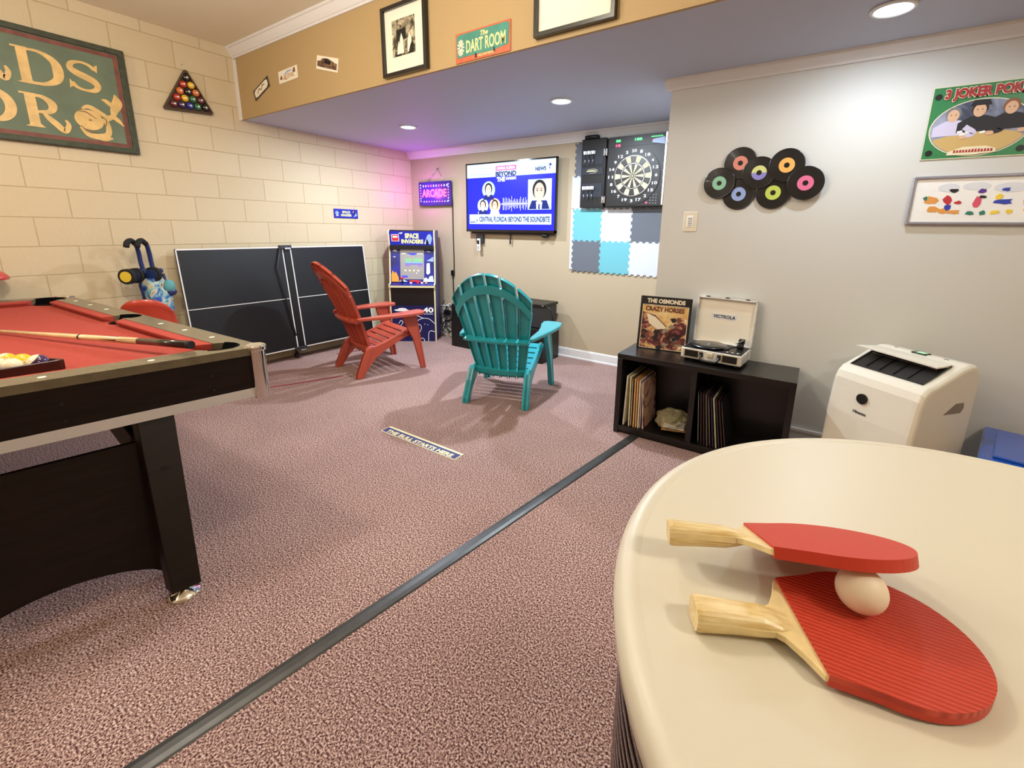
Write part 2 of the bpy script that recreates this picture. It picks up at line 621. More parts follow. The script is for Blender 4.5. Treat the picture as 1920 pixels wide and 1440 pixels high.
# the rail frame: pieces meet round each pocket mouth
c0 = (RW - 0.005, RW - 0.005)
def rail_piece(p): return pslab(MB('rail_laminate'), p, ZR - 0.032, ZR).build('rail', pool, bevel=0.004)
hl = LT / 2
aA = pocket_arc(RW, RW, pr, math.radians(225), math.radians(270 + 45))          # corner near origin, long side portion
pc, pr = 0.122, 0.071
XI = pc + math.sqrt(pr * pr - (RW - pc) ** 2)
def corner_arc(): return [(pc + pr * math.cos(math.radians(t)), pc + pr * math.sin(math.radians(t))) for t in range(-14, -136, -11)] + [(pc - pr * 0.7071, pc - pr * 0.7071)]
def side_arc(): return [(-0.062 * math.cos(math.radians(t)), 0.078 + 0.062 * math.sin(math.radians(t))) for t in range(26, -91, -13)]
for fa in (0, 1):
    for fb in (0, 1):
        T2 = lambda a, b: ((LT - a) if fa else a, (WT - b) if fb else b)
        pts = [(0, 0), (hl, 0), (hl, 0.016)] + [(hl + x, y) for x, y in side_arc()[::-1]] + [(XI, RW)] + corner_arc()
        rail_piece([T2(*p) for p in pts])
    pts = [(0, 0)] + [(b, a) for a, b in corner_arc()[::-1]] + [(RW, XI)]
    pts = pts + [(a, WT - b) for a, b in pts[::-1]]
    rail_piece([((LT - a) if fa else a, b) for a, b in pts])


def cushion(a0, b0, a1, b1, na, nb):
    """red rubber cushion along the rail edge; (na, nb) points into the table"""
    d = Vector((a1 - a0, b1 - b0)).normalized()
    w_ = 0.042
    q = [(a0, b0), (a1, b1), (a1 - d.x * 0.035 + na * w_, b1 - d.y * 0.035 + nb * w_), (a0 + d.x * 0.035 + na * w_, b0 + d.y * 0.035 + nb * w_)]
    top = [pp(*q[0], ZR - 0.001), pp(*q[1], ZR - 0.001), pp(*q[2], ZR - 0.006), pp(*q[3], ZR - 0.006)]
    bot = [pp(*q[0], ZR - 0.036), pp(*q[1], ZR - 0.036), pp(q[2][0] - na * 0.014, q[2][1] - nb * 0.014, ZR - 0.036), pp(q[3][0] - na * 0.014, q[3][1] - nb * 0.014, ZR - 0.036)]
    mid = [pp(*q[0], ZR - 0.014), pp(*q[1], ZR - 0.014), pp(*q[2], ZR - 0.014), pp(*q[3], ZR - 0.014)]
    mb = MB('red_cloth')
    mb.raw(top + mid + bot, [(0, 1, 2, 3), (11, 10, 9, 8)] + [(i, (i + 1) % 4, 4 + (i + 1) % 4, 4 + i) for i in range(4)] + [(4 + i, 4 + (i + 1) % 4, 8 + (i + 1) % 4, 8 + i) for i in range(4)])
    mb.build('cushion', pool, bevel=0.003)


for b_, nb in ((RW, 1), (WT - RW, -1)):
    cushion(RW + 0.092, b_, hl - 0.06, b_, 0, nb)
    cushion(hl + 0.06, b_, LT - RW - 0.092, b_, 0, nb)
for a_, na in ((RW, 1), (LT - RW, -1)):
    cushion(a_, RW + 0.092, a_, WT - RW - 0.092, na, 0)
# pockets: black cups set into the rail corners and sides
for (ca, cb, r_, kind_) in ((pc, pc, pr, 'c'), (LT - pc, pc, pr, 'c'), (hl, 0.078, 0.062, 's'), (hl, WT - 0.078, 0.062, 's'), (pc, WT - pc, pr, 'c'), (LT - pc, WT - pc, pr, 'c')):
    n = 32
    da = 0 if kind_ == 's' else (1 if ca < hl else -1)
    db_ = 1 if cb < WT / 2 else -1
    mb = MB('pocket_black')
    prof = [(r_ + 0.007, ZR + 0.0005), (r_ + 0.003, ZR + 0.003), (r_ - 0.002, ZR + 0.001), (r_ - 0.003, ZR - 0.0325), (0.0005, ZR - 0.0328)]
    v, f = [], []
    for r, z in prof:
        for i in range(n):
            t = 2 * PI * i / n
            inward = (math.cos(t) * da + math.sin(t) * db_) / (1.41 if da else 1)
            zz = z if (inward < 0.15 or z < ZR - 0.02) else ZR - 0.032
            v.append(pp(ca + r * math.cos(t), cb + r * math.sin(t), zz))
    for a in range(len(prof) - 1):
        for i in range(n): f.append((a * n + i, a * n + (i + 1) % n, (a + 1) * n + (i + 1) % n, (a + 1) * n + i))
    mb.raw(v, f, True)
    mb.build('pocket', pool)
# white sight dots let into the rails
for f_ in [0.10 + 0.8 * k / 3 for k in range(4)]:
    pass
dots = []
for b_ in (0.05, WT - 0.05):
    for a_ in [0.33, 0.59, 0.85, hl + (hl - 0.85), hl + (hl - 0.59), hl + (hl - 0.33)]:
        dots.append((a_, b_))
for a_ in (0.05, LT - 0.05):
    for b_ in (0.36, 0.64, 0.92): dots.append((a_, b_))
for a_, b_ in dots:
    c = Vector(pp(a_, b_, ZR))
    mb = MB('pearl'); mb.lathe([(0.011, -0.002), (0.011, 0.0008), (0.0001, 0.0014)], c=c, n=20)
    mb.build('sight_dot', pool)
# aprons with their pale band
for (a0, a1, b0, b1) in ((0.004, LT - 0.004, 0.004, 0.026), (0.004, LT - 0.004, WT - 0.026, WT - 0.004), (0.004, 0.026, 0.026, WT - 0.026), (LT - 0.026, LT - 0.004, 0.026, WT - 0.026)):
    ap = pbox(MB('table_veneer'), a0, a1, b0, b1, 0.645, ZR - 0.031).build('apron', pool)
for (a0, a1, b0, b1) in ((0.05, LT - 0.05, 0, 0.03), (0.05, LT - 0.05, WT - 0.03, WT), (0, 0.03, 0.03, WT - 0.03), (LT - 0.03, LT, 0.03, WT - 0.03)):
    pbox(MB('grey_band'), a0, a1, b0, b1, 0.636, 0.674).build('apron_band', pool)
mb = MB('black')
for b_ in (0.2, 0.62, 1.06):
    c = Vector(pp(0.004, b_, 0.76)); mb.cyl(c, c - pu * 0.004, 0.006, n=12)
    c = Vector(pp(0.004, b_, 0.70)); mb.cyl(c, c - pu * 0.004, 0.005, n=12)
mb.build('apron_screws', pool)
# chrome corner caps
for (ca, cb, sa, sb) in ((0, 0, 1, 1), (LT, 0, -1, 1), (0, WT, 1, -1), (LT, WT, -1, -1)):
    mb = MB('chrome')
    r = 0.05
    arc = []
    n = 24
    for i in range(n + 1):
        t = PI / 2 * i / n
        arc.append((ca + sa * (r - 0.012 - r * math.cos(t)), cb + sb * (r - 0.012 - r * math.sin(t))))
    arc = [(ca + sa * (-0.012), cb + sb * 0.06)] + arc + [(ca + sa * 0.06, cb + sb * (-0.012))]
    ins = [(ca + sa * 0.06, cb + sb * 0.0), (ca + sa * 0.0, cb + sb * 0.06)]
    inner = [(a + sa * 0.007 * (1 if i < len(arc) / 2 else 0.5), b + sb * 0.007 * (1 if i > len(arc) / 2 else 0.5)) for i, (a, b) in enumerate(arc)]
    poly = arc + ins
    pslab(mb, poly, 0.628, ZR - 0.014)
    mb.build('corner_cap', pool, bevel=0.002)
    # rounded top lip
    mb = MB('chrome')
    lip = [(ca + (a - ca) * 1.0 - sa * 0.004, cb + (b - cb) * 1.0 - sb * 0.004) for a, b in arc]
    lip = lip + [(ca + sa * 0.075, cb + sb * 0.02), (ca + sa * 0.05, cb + sb * 0.05), (ca + sa * 0.02, cb + sb * 0.075)]
    pslab(mb, lip, ZR - 0.018, ZR + 0.006)
    mb.build('corner_lip', pool, bevel=0.006)
# legs: flat tapering posts on chrome levellers
def wp(x, y, z): return tuple(Vector((x, y, z)) - POOL_LOC)
def leg(top, foot, wt, wf, th):
    """top/foot centres on the outer face; width runs across the table end"""
    a, b = Vector(top), Vector(foot)
    tv = pv.normalized()
    mb = MB('table_veneer')
    v = []
    for c, w_ in ((a, wt), (b, wf)):
        for s1 in (-1, 1):
            for s2 in (0, 1):
                v.append(c + tv * (s1 * w_ / 2) + pu * (s2 * th) - POOL_LOC)
    mb.raw(v, [(0, 1, 3, 2), (4, 6, 7, 5), (0, 4, 5, 1), (2, 3, 7, 6), (0, 2, 6, 4), (1, 5, 7, 3)])
    l = mb.build('leg', pool, bevel=0.003)
    mb = MB('black'); c = a.lerp(b, 0.33) - POOL_LOC
    mb.cyl(c + pu * 0.002, c - pu * 0.004, 0.011, n=16)
    mb.build('bolt_cap', l)
    mb = MB('chrome'); c = b + pu * (th / 2) - POOL_LOC
    mb.lathe([(0.0001, -0.0), (0.052, 0.0), (0.052, 0.006), (0.045, 0.012), (0.016, 0.022), (0.012, 0.05), (0.0001, 0.05)], c=(c.x, c.y, -POOL_LOC.z), n=36)
    mb.build('leveller', l)


leg((-2.035, 0.515, 0.665), (-1.80, 0.455, 0.035), 0.112, 0.088, 0.055)
nearB = 1.07
q = PO + pv * nearB + pu * 0.05
leg((q.x - 0.005, q.y, 0.665), (q.x + 0.19, q.y - 0.02, 0.035), 0.115, 0.092, 0.055)
for b_ in (0.42, nearB):
    q = PO + pv * b_ + pu * (LT - 0.075)
    leg((q.x, q.y, 0.655), (q.x - 0.06, q.y, 0.035), 0.115, 0.092, 0.055)
# diagonal brackets and the arched end panels
for a_, sg in ((0.05, 1), (LT - 0.05, -1)):
    mb = MB('table_veneer')
    tv = pv.normalized()
    y0 = 0.48 if sg > 0 else 0.47
    b0, b1 = 0.44, 1.03
    zt0, zt1 = 0.60, 0.60
    pts = [(b0, 0.55), (b0, 0.02)]
    n = 18
    for i in range(n + 1):
        t = i / n
        bb = b0 + 0.02 + (b1 - b0 - 0.04) * t
        # shallow arch: highest near the legs in the photo, low in the middle
        z = 0.025 + 0.085 * math.sin(PI * t) ** 0.7
        pts.append((bb, z))
    pts += [(b1, 0.02), (b1, 0.55)]
    a_off = a_
    v = []
    for off in (0, 0.022):
        for (bb, z) in pts:
            dz = (0.65 - z) / 0.65
            lean = -0.085 * sg * dz
            v.append(pp(a_off + sg * off + lean, bb, z))
    m_ = len(pts)
    f = [tuple(range(m_)), tuple(range(2 * m_ - 1, m_ - 1, -1))] + [(i, (i + 1) % m_, m_ + (i + 1) % m_, m_ + i) for i in range(m_)]
    mb.raw(v, f)
    mb.build('end_panel', pool)
# stretcher under the bed and slanted side braces
mb = MB('table_veneer')
def pbeam(mb, p0, p1, w_, h):
    a, b = Vector(pp(*p0)), Vector(pp(*p1))
    d = (b - a).normalized(); s1 = d.cross(Vector((0, 0, 1))).normalized() * w_ / 2; s2 = s1.cross(d).normalized() * h / 2
    v = [p + x * s1 + y * s2 for p in (a, b) for x in (-1, 1) for y in (-1, 1)]
    mb.raw(v, [(0, 1, 3, 2), (4, 6, 7, 5), (0, 4, 5, 1), (2, 3, 7, 6), (0, 2, 6, 4), (1, 5, 7, 3)])
for sg, aa in ((1, 0.08), (-1, LT - 0.08)):
    for b_ in (0.44, nearB):
        mb = MB('table_veneer')
        pbeam(mb, (aa, b_, 0.52), (aa + sg * 0.42, b_, 0.70), 0.03, 0.11)
        mb.build('brace', pool)
pbox(MB('table_veneer'), 0.03, LT - 0.03, 0.03, WT - 0.03, ZR - 0.10, ZR - 0.062).build('bed_board', pool)

# ------------------------------------------------------------------ cue
mat('cue_maple', '#e2c592', 0.25, coat=0.5, var=0.06, vscale=12)
mat('cue_dark', '#241411', 0.2, coat=0.6)
b0_, b1_ = Vector((-2.10, 0.685, ZR + 0.022)), Vector((-3.50, 0.235, ZR - 0.026))
cue = thing('pool_cue', 'pool cue of pale maple with dark butt, lying on the red cloth', 'cue', b0_)
D = (b1_ - b0_)
P = lambda t: D * t
def rad(t): return 0.0165 - 0.0105 * t
for nm, m_, t0, t1 in (('butt_cap', 'rubber_black', 0.0, 0.012), ('butt', 'cue_dark', 0.012, 0.2), ('shaft', 'cue_maple', 0.2, 0.985), ('ferrule', 'white', 0.985, 0.995), ('tip', 'rubber_black', 0.995, 1.0)):
    mb = MB(m_)
    mb.cyl(P(t0), P(t1), rad(t0), rad(t1), n=20)
    if nm == 'shaft':
        # spliced points of the butt running into the maple, and the joint ring
        mb.use('cue_dark')
        mb.cyl(P(0.445), P(0.452), rad(0.44) + 0.0012, n=20)
        nn = D.normalized(); a = nn.orthogonal().normalized(); b = nn.cross(a)
        for k in range(4):
            ang = PI / 4 + PI / 2 * k
            vs = []
            for t, sp in ((0.2, 0.75), (0.24, 0.5), (0.30, 0.22), (0.36, 0.02)):
                for s_ in (-1, 1):
                    q = ang + s_ * sp
                    vs.append(P(t) + (a * math.cos(q) + b * math.sin(q)) * (rad(t) + 0.0006))
            mb.raw(vs, [(0, 1, 3, 2), (2, 3, 5, 4), (4, 5, 7, 6)])
    mb.build(nm, cue)

# ------------------------------------------------------------------ triangle rack and balls on the cloth
ZB = ZR - 0.034
mat('rack_wood', '#3a1712', 0.35, var=0.15, vscale=20)
br = 0.0315
vx = Vector((-2.295, 0.36, ZB))
ez = Vector((-0.02, -1, 0)).normalized(); ew = Matrix.Rotation(-PI / 3, 3, 'Z') @ ez
ctr = vx + (ez + ew) * 0.17
rack = thing('triangle_rack', 'dark wooden triangle rack with balls on the red cloth', 'rack', ctr)
mb = MB('rack_wood')
S = 0.36
tri = [vx - ctr, vx + ez * S - ctr, vx + ew * S - ctr]
cen = sum(tri, Vector()) / 3
def tr(scale, z): 
    out = []
    for i, p in enumerate(tri):
        # rounded corner: three points
        a, b = tri[i - 1], tri[(i + 1) % 3]
        for q, t in ((a, 0.06), (None, 0), (b, 0.06)):
            pt = p if q is None else p.lerp(q, t)
            if q is None: pt = p.lerp(cen, 0.045)
            pt = cen + (pt - cen) * scale
            out.append(Vector((pt.x, pt.y, z)))
    return out
o0, o1, i1, i0 = tr(1, 0.002), tr(1, 0.04), tr(0.9, 0.04), tr(0.9, 0.002)
vs = o0 + o1 + i1 + i0
n = 9
fs = []
for k in range(4):
    for i in range(n):
        fs.append((k * n + i, k * n + (i + 1) % n, ((k + 1) % 4) * n + (i + 1) % n, ((k + 1) % 4) * n + i))
mb.raw(vs, fs); mb.build('frame', rack, bevel=0.003)
BC = {'yellow': '#e8b91c', 'blue': '#1d2f96', 'red': '#b52a22', 'purple': '#3d1f4e', 'orange': '#d9702a', 'green': '#1c6b40', 'maroon': '#5e1a22', 'black': '#101010', 'cream': '#efe2c0'}
for k, h in BC.items(): mat('ball_' + k, h, 0.08, coat=0.8)


def pool_ball(loc, r, colour, stripe, num, label, group, rot=(0, 0, 0)):
    t = thing('billiard_ball', label, 'ball', loc, group=group)
    t.rotation_euler = rot
    n = 16
    base = 'ball_cream' if stripe else 'ball_' + colour
    mb = MB(base)
    prof = [(math.sin(PI * i / n) * r, -math.cos(PI * i / n) * r) for i in range(n + 1)]
    prof[0] = (1e-6, -r); prof[-1] = (1e-6, r)
    if stripe:
        mb.lathe(prof[:6], n=28); mb.use('ball_' + colour); mb.lathe(prof[5:12], n=28); mb.use(base); mb.lathe(prof[11:], n=28)
    else:
        mb.lathe(prof, n=28)
    mb.build('sphere', t)
    # number spot
    mb = MB('white')
    for sx in (1, -1):
        pts = []
        for i in range(14):
            a = 2 * PI * i / 14
            d = Vector((sx, math.cos(a) * 0.42, math.sin(a) * 0.42)).normalized() * (r * 1.006)
            pts.append(d)
        mb.raw([Vector((sx * r * 1.012, 0, 0))] + pts, [(0, 1 + i, 1 + (i + 1) % 14) for i in range(14)], True)
    mb.build('number_spot', t)
    return t


spec = [('purple', True, 'cream ball with purple band at the right corner of the triangle rack'),
        ('cream', False, 'plain cream ball along the front side of the rack'),
        ('yellow', False, 'solid yellow ball in the rack just behind the corner ball'),
        ('blue', True, 'cream ball with blue band along the front side of the rack'),
        ('maroon', True, 'cream ball with dark maroon band in the back of the rack'),
        ('yellow', True, 'cream ball with yellow band on the rack front, near left edge'),
        ('cream', False, 'second plain cream ball, on the front side near the left edge'),
        ('blue', False, 'solid blue ball in the rack between cream balls'),
        ('purple', True, 'cream and purple ball in the middle of the rack'),
        ('orange', False, 'solid orange ball on the far side of the rack'),
]
idx = 0
p0 = vx + (ez + ew) * 0.047
for row in range(4):
    for k in range(row + 1):
        c_, s_, lb = spec[idx]
        q = p0 + ez * (2 * br * (row - k) * 1.02) + ew * (2 * br * k * 1.02)
        pool_ball((q.x, q.y, ZB + br + 0.001), br, c_, s_, idx, lb, 'balls in the triangle rack', (random.uniform(-1, 1), random.uniform(-1, 1), random.uniform(0, 3)))
        idx += 1

# ------------------------------------------------------------------ red moulded chair and bar stool beyond the table
mat('red_plastic', '#c2412c', 0.35, coat=0.2)
t = thing('plastic_chair', 'red moulded plastic chair behind the pool table rail, only its back showing', 'chair', (-4.08, 1.14, 0), math.radians(62))
mb = MB('red_plastic'); n = 16; vs = []; fs = []
for th in (0, 0.01):
    for j in range(9):
        v_ = j / 8
        for i in range(n + 1):
            u_ = i / n * 2 - 1
            hw = 0.175 * (1 - 0.12 * v_) 
            ztop = 0.845 - 0.10 * abs(u_) ** 3.0
            z = 0.46 + (ztop - 0.46) * v_
            y = -0.19 - 0.07 * v_ + 0.06 * u_ * u_ - th + 0.015 * max(0, v_ - 0.85) * 6 * -1
            vs.append((u_ * hw, y, z))
m_ = n + 1
for j in range(8):
    for i in range(n):
        a = j * m_ + i
        fs.append((a, a + 1, a + m_ + 1, a + m_)); q = 9 * m_ + a; fs.append((q, q + m_, q + m_ + 1, q + 1))
per = [i for i in range(n)] 
for i in range(n):
    a = 8 * m_ + i; fs.append((a, a + 1, 9 * m_ + a + 1, 9 * m_ + a)); fs.append((i + 1, i, 9 * m_ + i, 9 * m_ + i + 1))
for j in range(8):
    for e in (0, n):
        a = j * m_ + e; fs.append((a, a + m_, 9 * m_ + a + m_, 9 * m_ + a))
mb.raw(vs, fs, True); mb.build('backrest', t)
mb = MB('red_plastic'); mb.box((0, 0, 0.45), (0.36, 0.36, 0.02), bev=0.008); mb.build('seat', t)
for sx in (-1, 1):
    for sy in (-1, 1):
        mb = MB('red_plastic'); mb.cyl((sx * 0.15, sy * 0.15, 0.44), (sx * 0.17, sy * 0.17, 0), 0.02, 0.014, n=12); mb.build('leg', t)
t = thing('wall_cap', 'red domed cap fixed to the block wall at the left edge, above the pool table', 'wall fixture', (XL, 0.425, 0.978), LEFTWALL)
mat('red_vinyl', '#c4453c', 0.3, coat=0.3)
MB('red_vinyl').lathe([(0.0001, 0.0), (0.1, 0.0), (0.103, 0.006), (0.098, 0.022), (0.08, 0.045), (0.05, 0.062), (0.0001, 0.070)], c=(0, -0.108, 0), n=40).build('dome', t)
MB('dark_grey').span((-0.03, -0.09, -0.12), (0.03, -0.001, -0.07), bev=0.008).build('bracket', t)
MB('dark_grey').span((-0.012, -0.03, -0.12), (0.012, -0.001, 0.0)).build('stem', t)

# ------------------------------------------------------------------ folded stroller leaning on the block wall
mat('navy_tube', '#1c2f63', 0.3, coat=0.3)
mat('hub_yellow', '#e0c53a', 0.4)
picture_material('stroller_fabric', ['#1d2d6b', '#3558a8', '#7fb3b5', '#d8cfae', '#8a4a3a'], 14)
t = thing('folded_stroller', 'folded blue umbrella stroller with hooked handles leaning on the block wall', 'stroller', (-4.42, 1.20, 0), LEFTWALL)
# local x runs along the wall, -y into the room
for i, (x0, xb) in enumerate(((-0.02, 0.035), (0.045, 0.09))):
    mb = MB('navy_tube')
    pts = [(x0 - 0.055, -0.03, 1.175), (x0 - 0.045, -0.02, 1.205), (x0 - 0.015, 0.0, 1.222), (x0 + 0.015, 0.02, 1.195), (x0 + 0.03, 0.04, 1.13), (x0 + 0.038, 0.05, 1.02), (xb + 0.01, 0.03, 0.8), (xb + 0.02, -0.02, 0.4), (xb + 0.03, -0.07, 0.013)]
    mb.tube([tuple(v) for v in catmull(pts, 4)], 0.0155)
    fr = mb.build('frame_tube', t)
    mb = MB('rubber_black'); mb.tube([tuple(v) for v in catmull(pts[:4], 4)], 0.0195); mb.build('handle_grip', fr)
for (x, y, z, nm) in ((-0.10, -0.03, 0.955, 1), (-0.035, 0.02, 0.955, 0), (0.06, -0.02, 0.96, 0)):
    mb = MB('rubber_black')
    mb.cyl((x - 0.013, y - 0.010, z), (x + 0.013, y + 0.010, z), 0.058, n=28)
    wv = mb.build('wheel', t)
    MB('hub_yellow' if nm else 'navy_tube').cyl((x - 0.016, y - 0.0125, z), (x + 0.015, y + 0.0115, z), 0.040, n=24).build('hub', wv)
mb = MB('navy_tube')
mb.box((0.05, 0.01, 0.985), (0.17, 0.03, 0.035), bev=0.008)
mb.tube([(-0.08, 0.0, 0.95), (-0.02, 0.01, 0.9), (0.0, 0.0, 0.5), (0.0, -0.05, 0.1)], 0.011)
mb.tube([(0.13, 0.0, 0.96), (0.15, 0.0, 0.85), (0.12, -0.02, 0.6)], 0.01)
mb.build('fold_joint', t)
mb = MB('stroller_fabric')
random.seed(3)
vs, fs = [], []
n, k = 12, 12
for j in range(k + 1):
    v_ = j / k
    for i in range(n):
        a = 2 * PI * i / n
        r = 0.055 + 0.022 * math.sin(3 * a + 5 * v_) + random.uniform(-0.008, 0.008)
        vs.append((0.055 + 1.3 * r * math.cos(a) + 0.02 * v_, -0.005 + 0.55 * r * math.sin(a) - 0.03 * v_, 0.93 - 0.62 * v_))
for j in range(k):
    for i in range(n): fs.append((j * n + i, j * n + (i + 1) % n, (j + 1) * n + (i + 1) % n, (j + 1) * n + i))
fs += [tuple(range(n)), tuple(range(k * n, k * n + n))]
mb.raw(vs, fs, True); mb.build('fabric', t)
mat('teal_cloth', '#5aa0a4', 0.7)
mb = MB('teal_cloth'); mb.ball((0.155, -0.01, 0.86), 0.04, n=8, sc=(1, 0.6, 1.3)); mb.use('navy_tube'); mb.ball((0.165, -0.01, 0.81), 0.03, n=8, sc=(1.2, 0.6, 1)); mb.build('canopy_fold', t)

# ------------------------------------------------------------------ table tennis table stood on edge against the wall
mat('tt_green_black', '#141517', 0.42, var=0.08, vscale=8)
mat('line_white', '#e9e6df', 0.5)
t = thing('table_tennis_table', 'black table tennis table with white lines stood on edge against the block wall', 'table', (-4.44, 2.4, 0), LEFTWALL)
ZB0, ZT0 = 0.115, 1.15
lean = Matrix.Translation((0, 0, ZB0)) @ Matrix.Rotation(math.radians(-6), 4, 'X') @ Matrix.Translation((0, 0, -ZB0))
for (x0, x1) in ((-0.93, -0.035), (0.035, 0.90)):
    mb = MB('tt_green_black')
    mb.span((x0, -0.012, ZB0), (x1, 0.010, ZT0))
    mb.use('line_white')
    y = -0.0135
    for r_ in ((x0, ZB0, x1, ZB0 + 0.010), (x0, ZT0 - 0.012, x1, ZT0), (x0, ZB0, x0 + 0.010, ZT0), (x1 - 0.010, ZB0, x1, ZT0), (x0, (ZB0 + ZT0) / 2 - 0.003, x1, (ZB0 + ZT0) / 2 + 0.003)):
        mb.span((r_[0], y, r_[1]), (r_[2], -0.012, r_[3]))
    mb.build('table_half', t, M=lean)
mb = MB('black')
mb.span((-0.03, -0.02, ZB0 + 0.01), (0.03, 0.03, ZT0 - 0.01)); mb.build('centre_frame', t, M=lean)
for z in (ZT0, ZB0):
    mb = MB('dark_grey')
    mb.span((-0.075, -0.035, z - 0.02), (0.045, 0.0, z + 0.015)); mb.use('steel').span((-0.03, -0.045, z - 0.03), (0.03, -0.03, z - 0.015))
    mb.build('hinge_bracket', t, bevel=0.003, M=lean)
mb = MB('dark_grey')
mb.tube([(-0.07, -0.03, ZT0), (-0.13, -0.035, ZT0 - 0.2), (-0.05, -0.03, ZT0 - 0.9)], 0.007)
mb.build('strut', t, M=lean)
for x in (-0.75, -0.03, 0.75):
    mb = MB('dark_grey')
    mb.tube([(x, 0.135, 0.95), (x, 0.06, 0.2), (x, 0.05, 0.05)], 0.012)
    l = mb.build('folded_leg', t)
    MB('rubber_black').cyl((x - 0.014, 0.045, 0.028), (x + 0.014, 0.045, 0.028), 0.028, n=20).build('caster', l)

# ------------------------------------------------------------------ red tape on the carpet
mat('red_tape', '#8c2638', 0.5)
for i, (a, b) in enumerate((((-3.83, 1.70), (-3.585, 2.30)), ((-4.30, 2.70), (-4.19, 3.02)))):
    a, b = Vector((*a, 0)), Vector((*b, 0)); d = (b - a).normalized(); q = Vector((-d.y, d.x, 0)) * 0.012
    mb = MB('red_tape')
    pts = [a + q, b + q, b - q, a - q]
    mb.prism(pts, lambda u, v: (u, v, 0.0008), lambda u, v: (u, v, 0.002)) if False else mb.raw([(*p.xy, z) for z in (0.0008, 0.002) for p in pts], [(0, 1, 2, 3), (7, 6, 5, 4), (0, 1, 5, 4), (1, 2, 6, 5), (2, 3, 7, 6), (3, 0, 4, 7)])
    tag(mb.build('floor_tape'), ['strip of red tape on the carpet by the pool table corner', 'short strip of dark red tape on the carpet behind the red chair'][i], 'tape', 'red tape strips')
# ------------------------------------------------------------------ adirondack chairs
mat('chair_red', '#b04a35', 0.35, coat=0.15)
mat('chair_teal', '#2599a2', 0.3, coat=0.25)


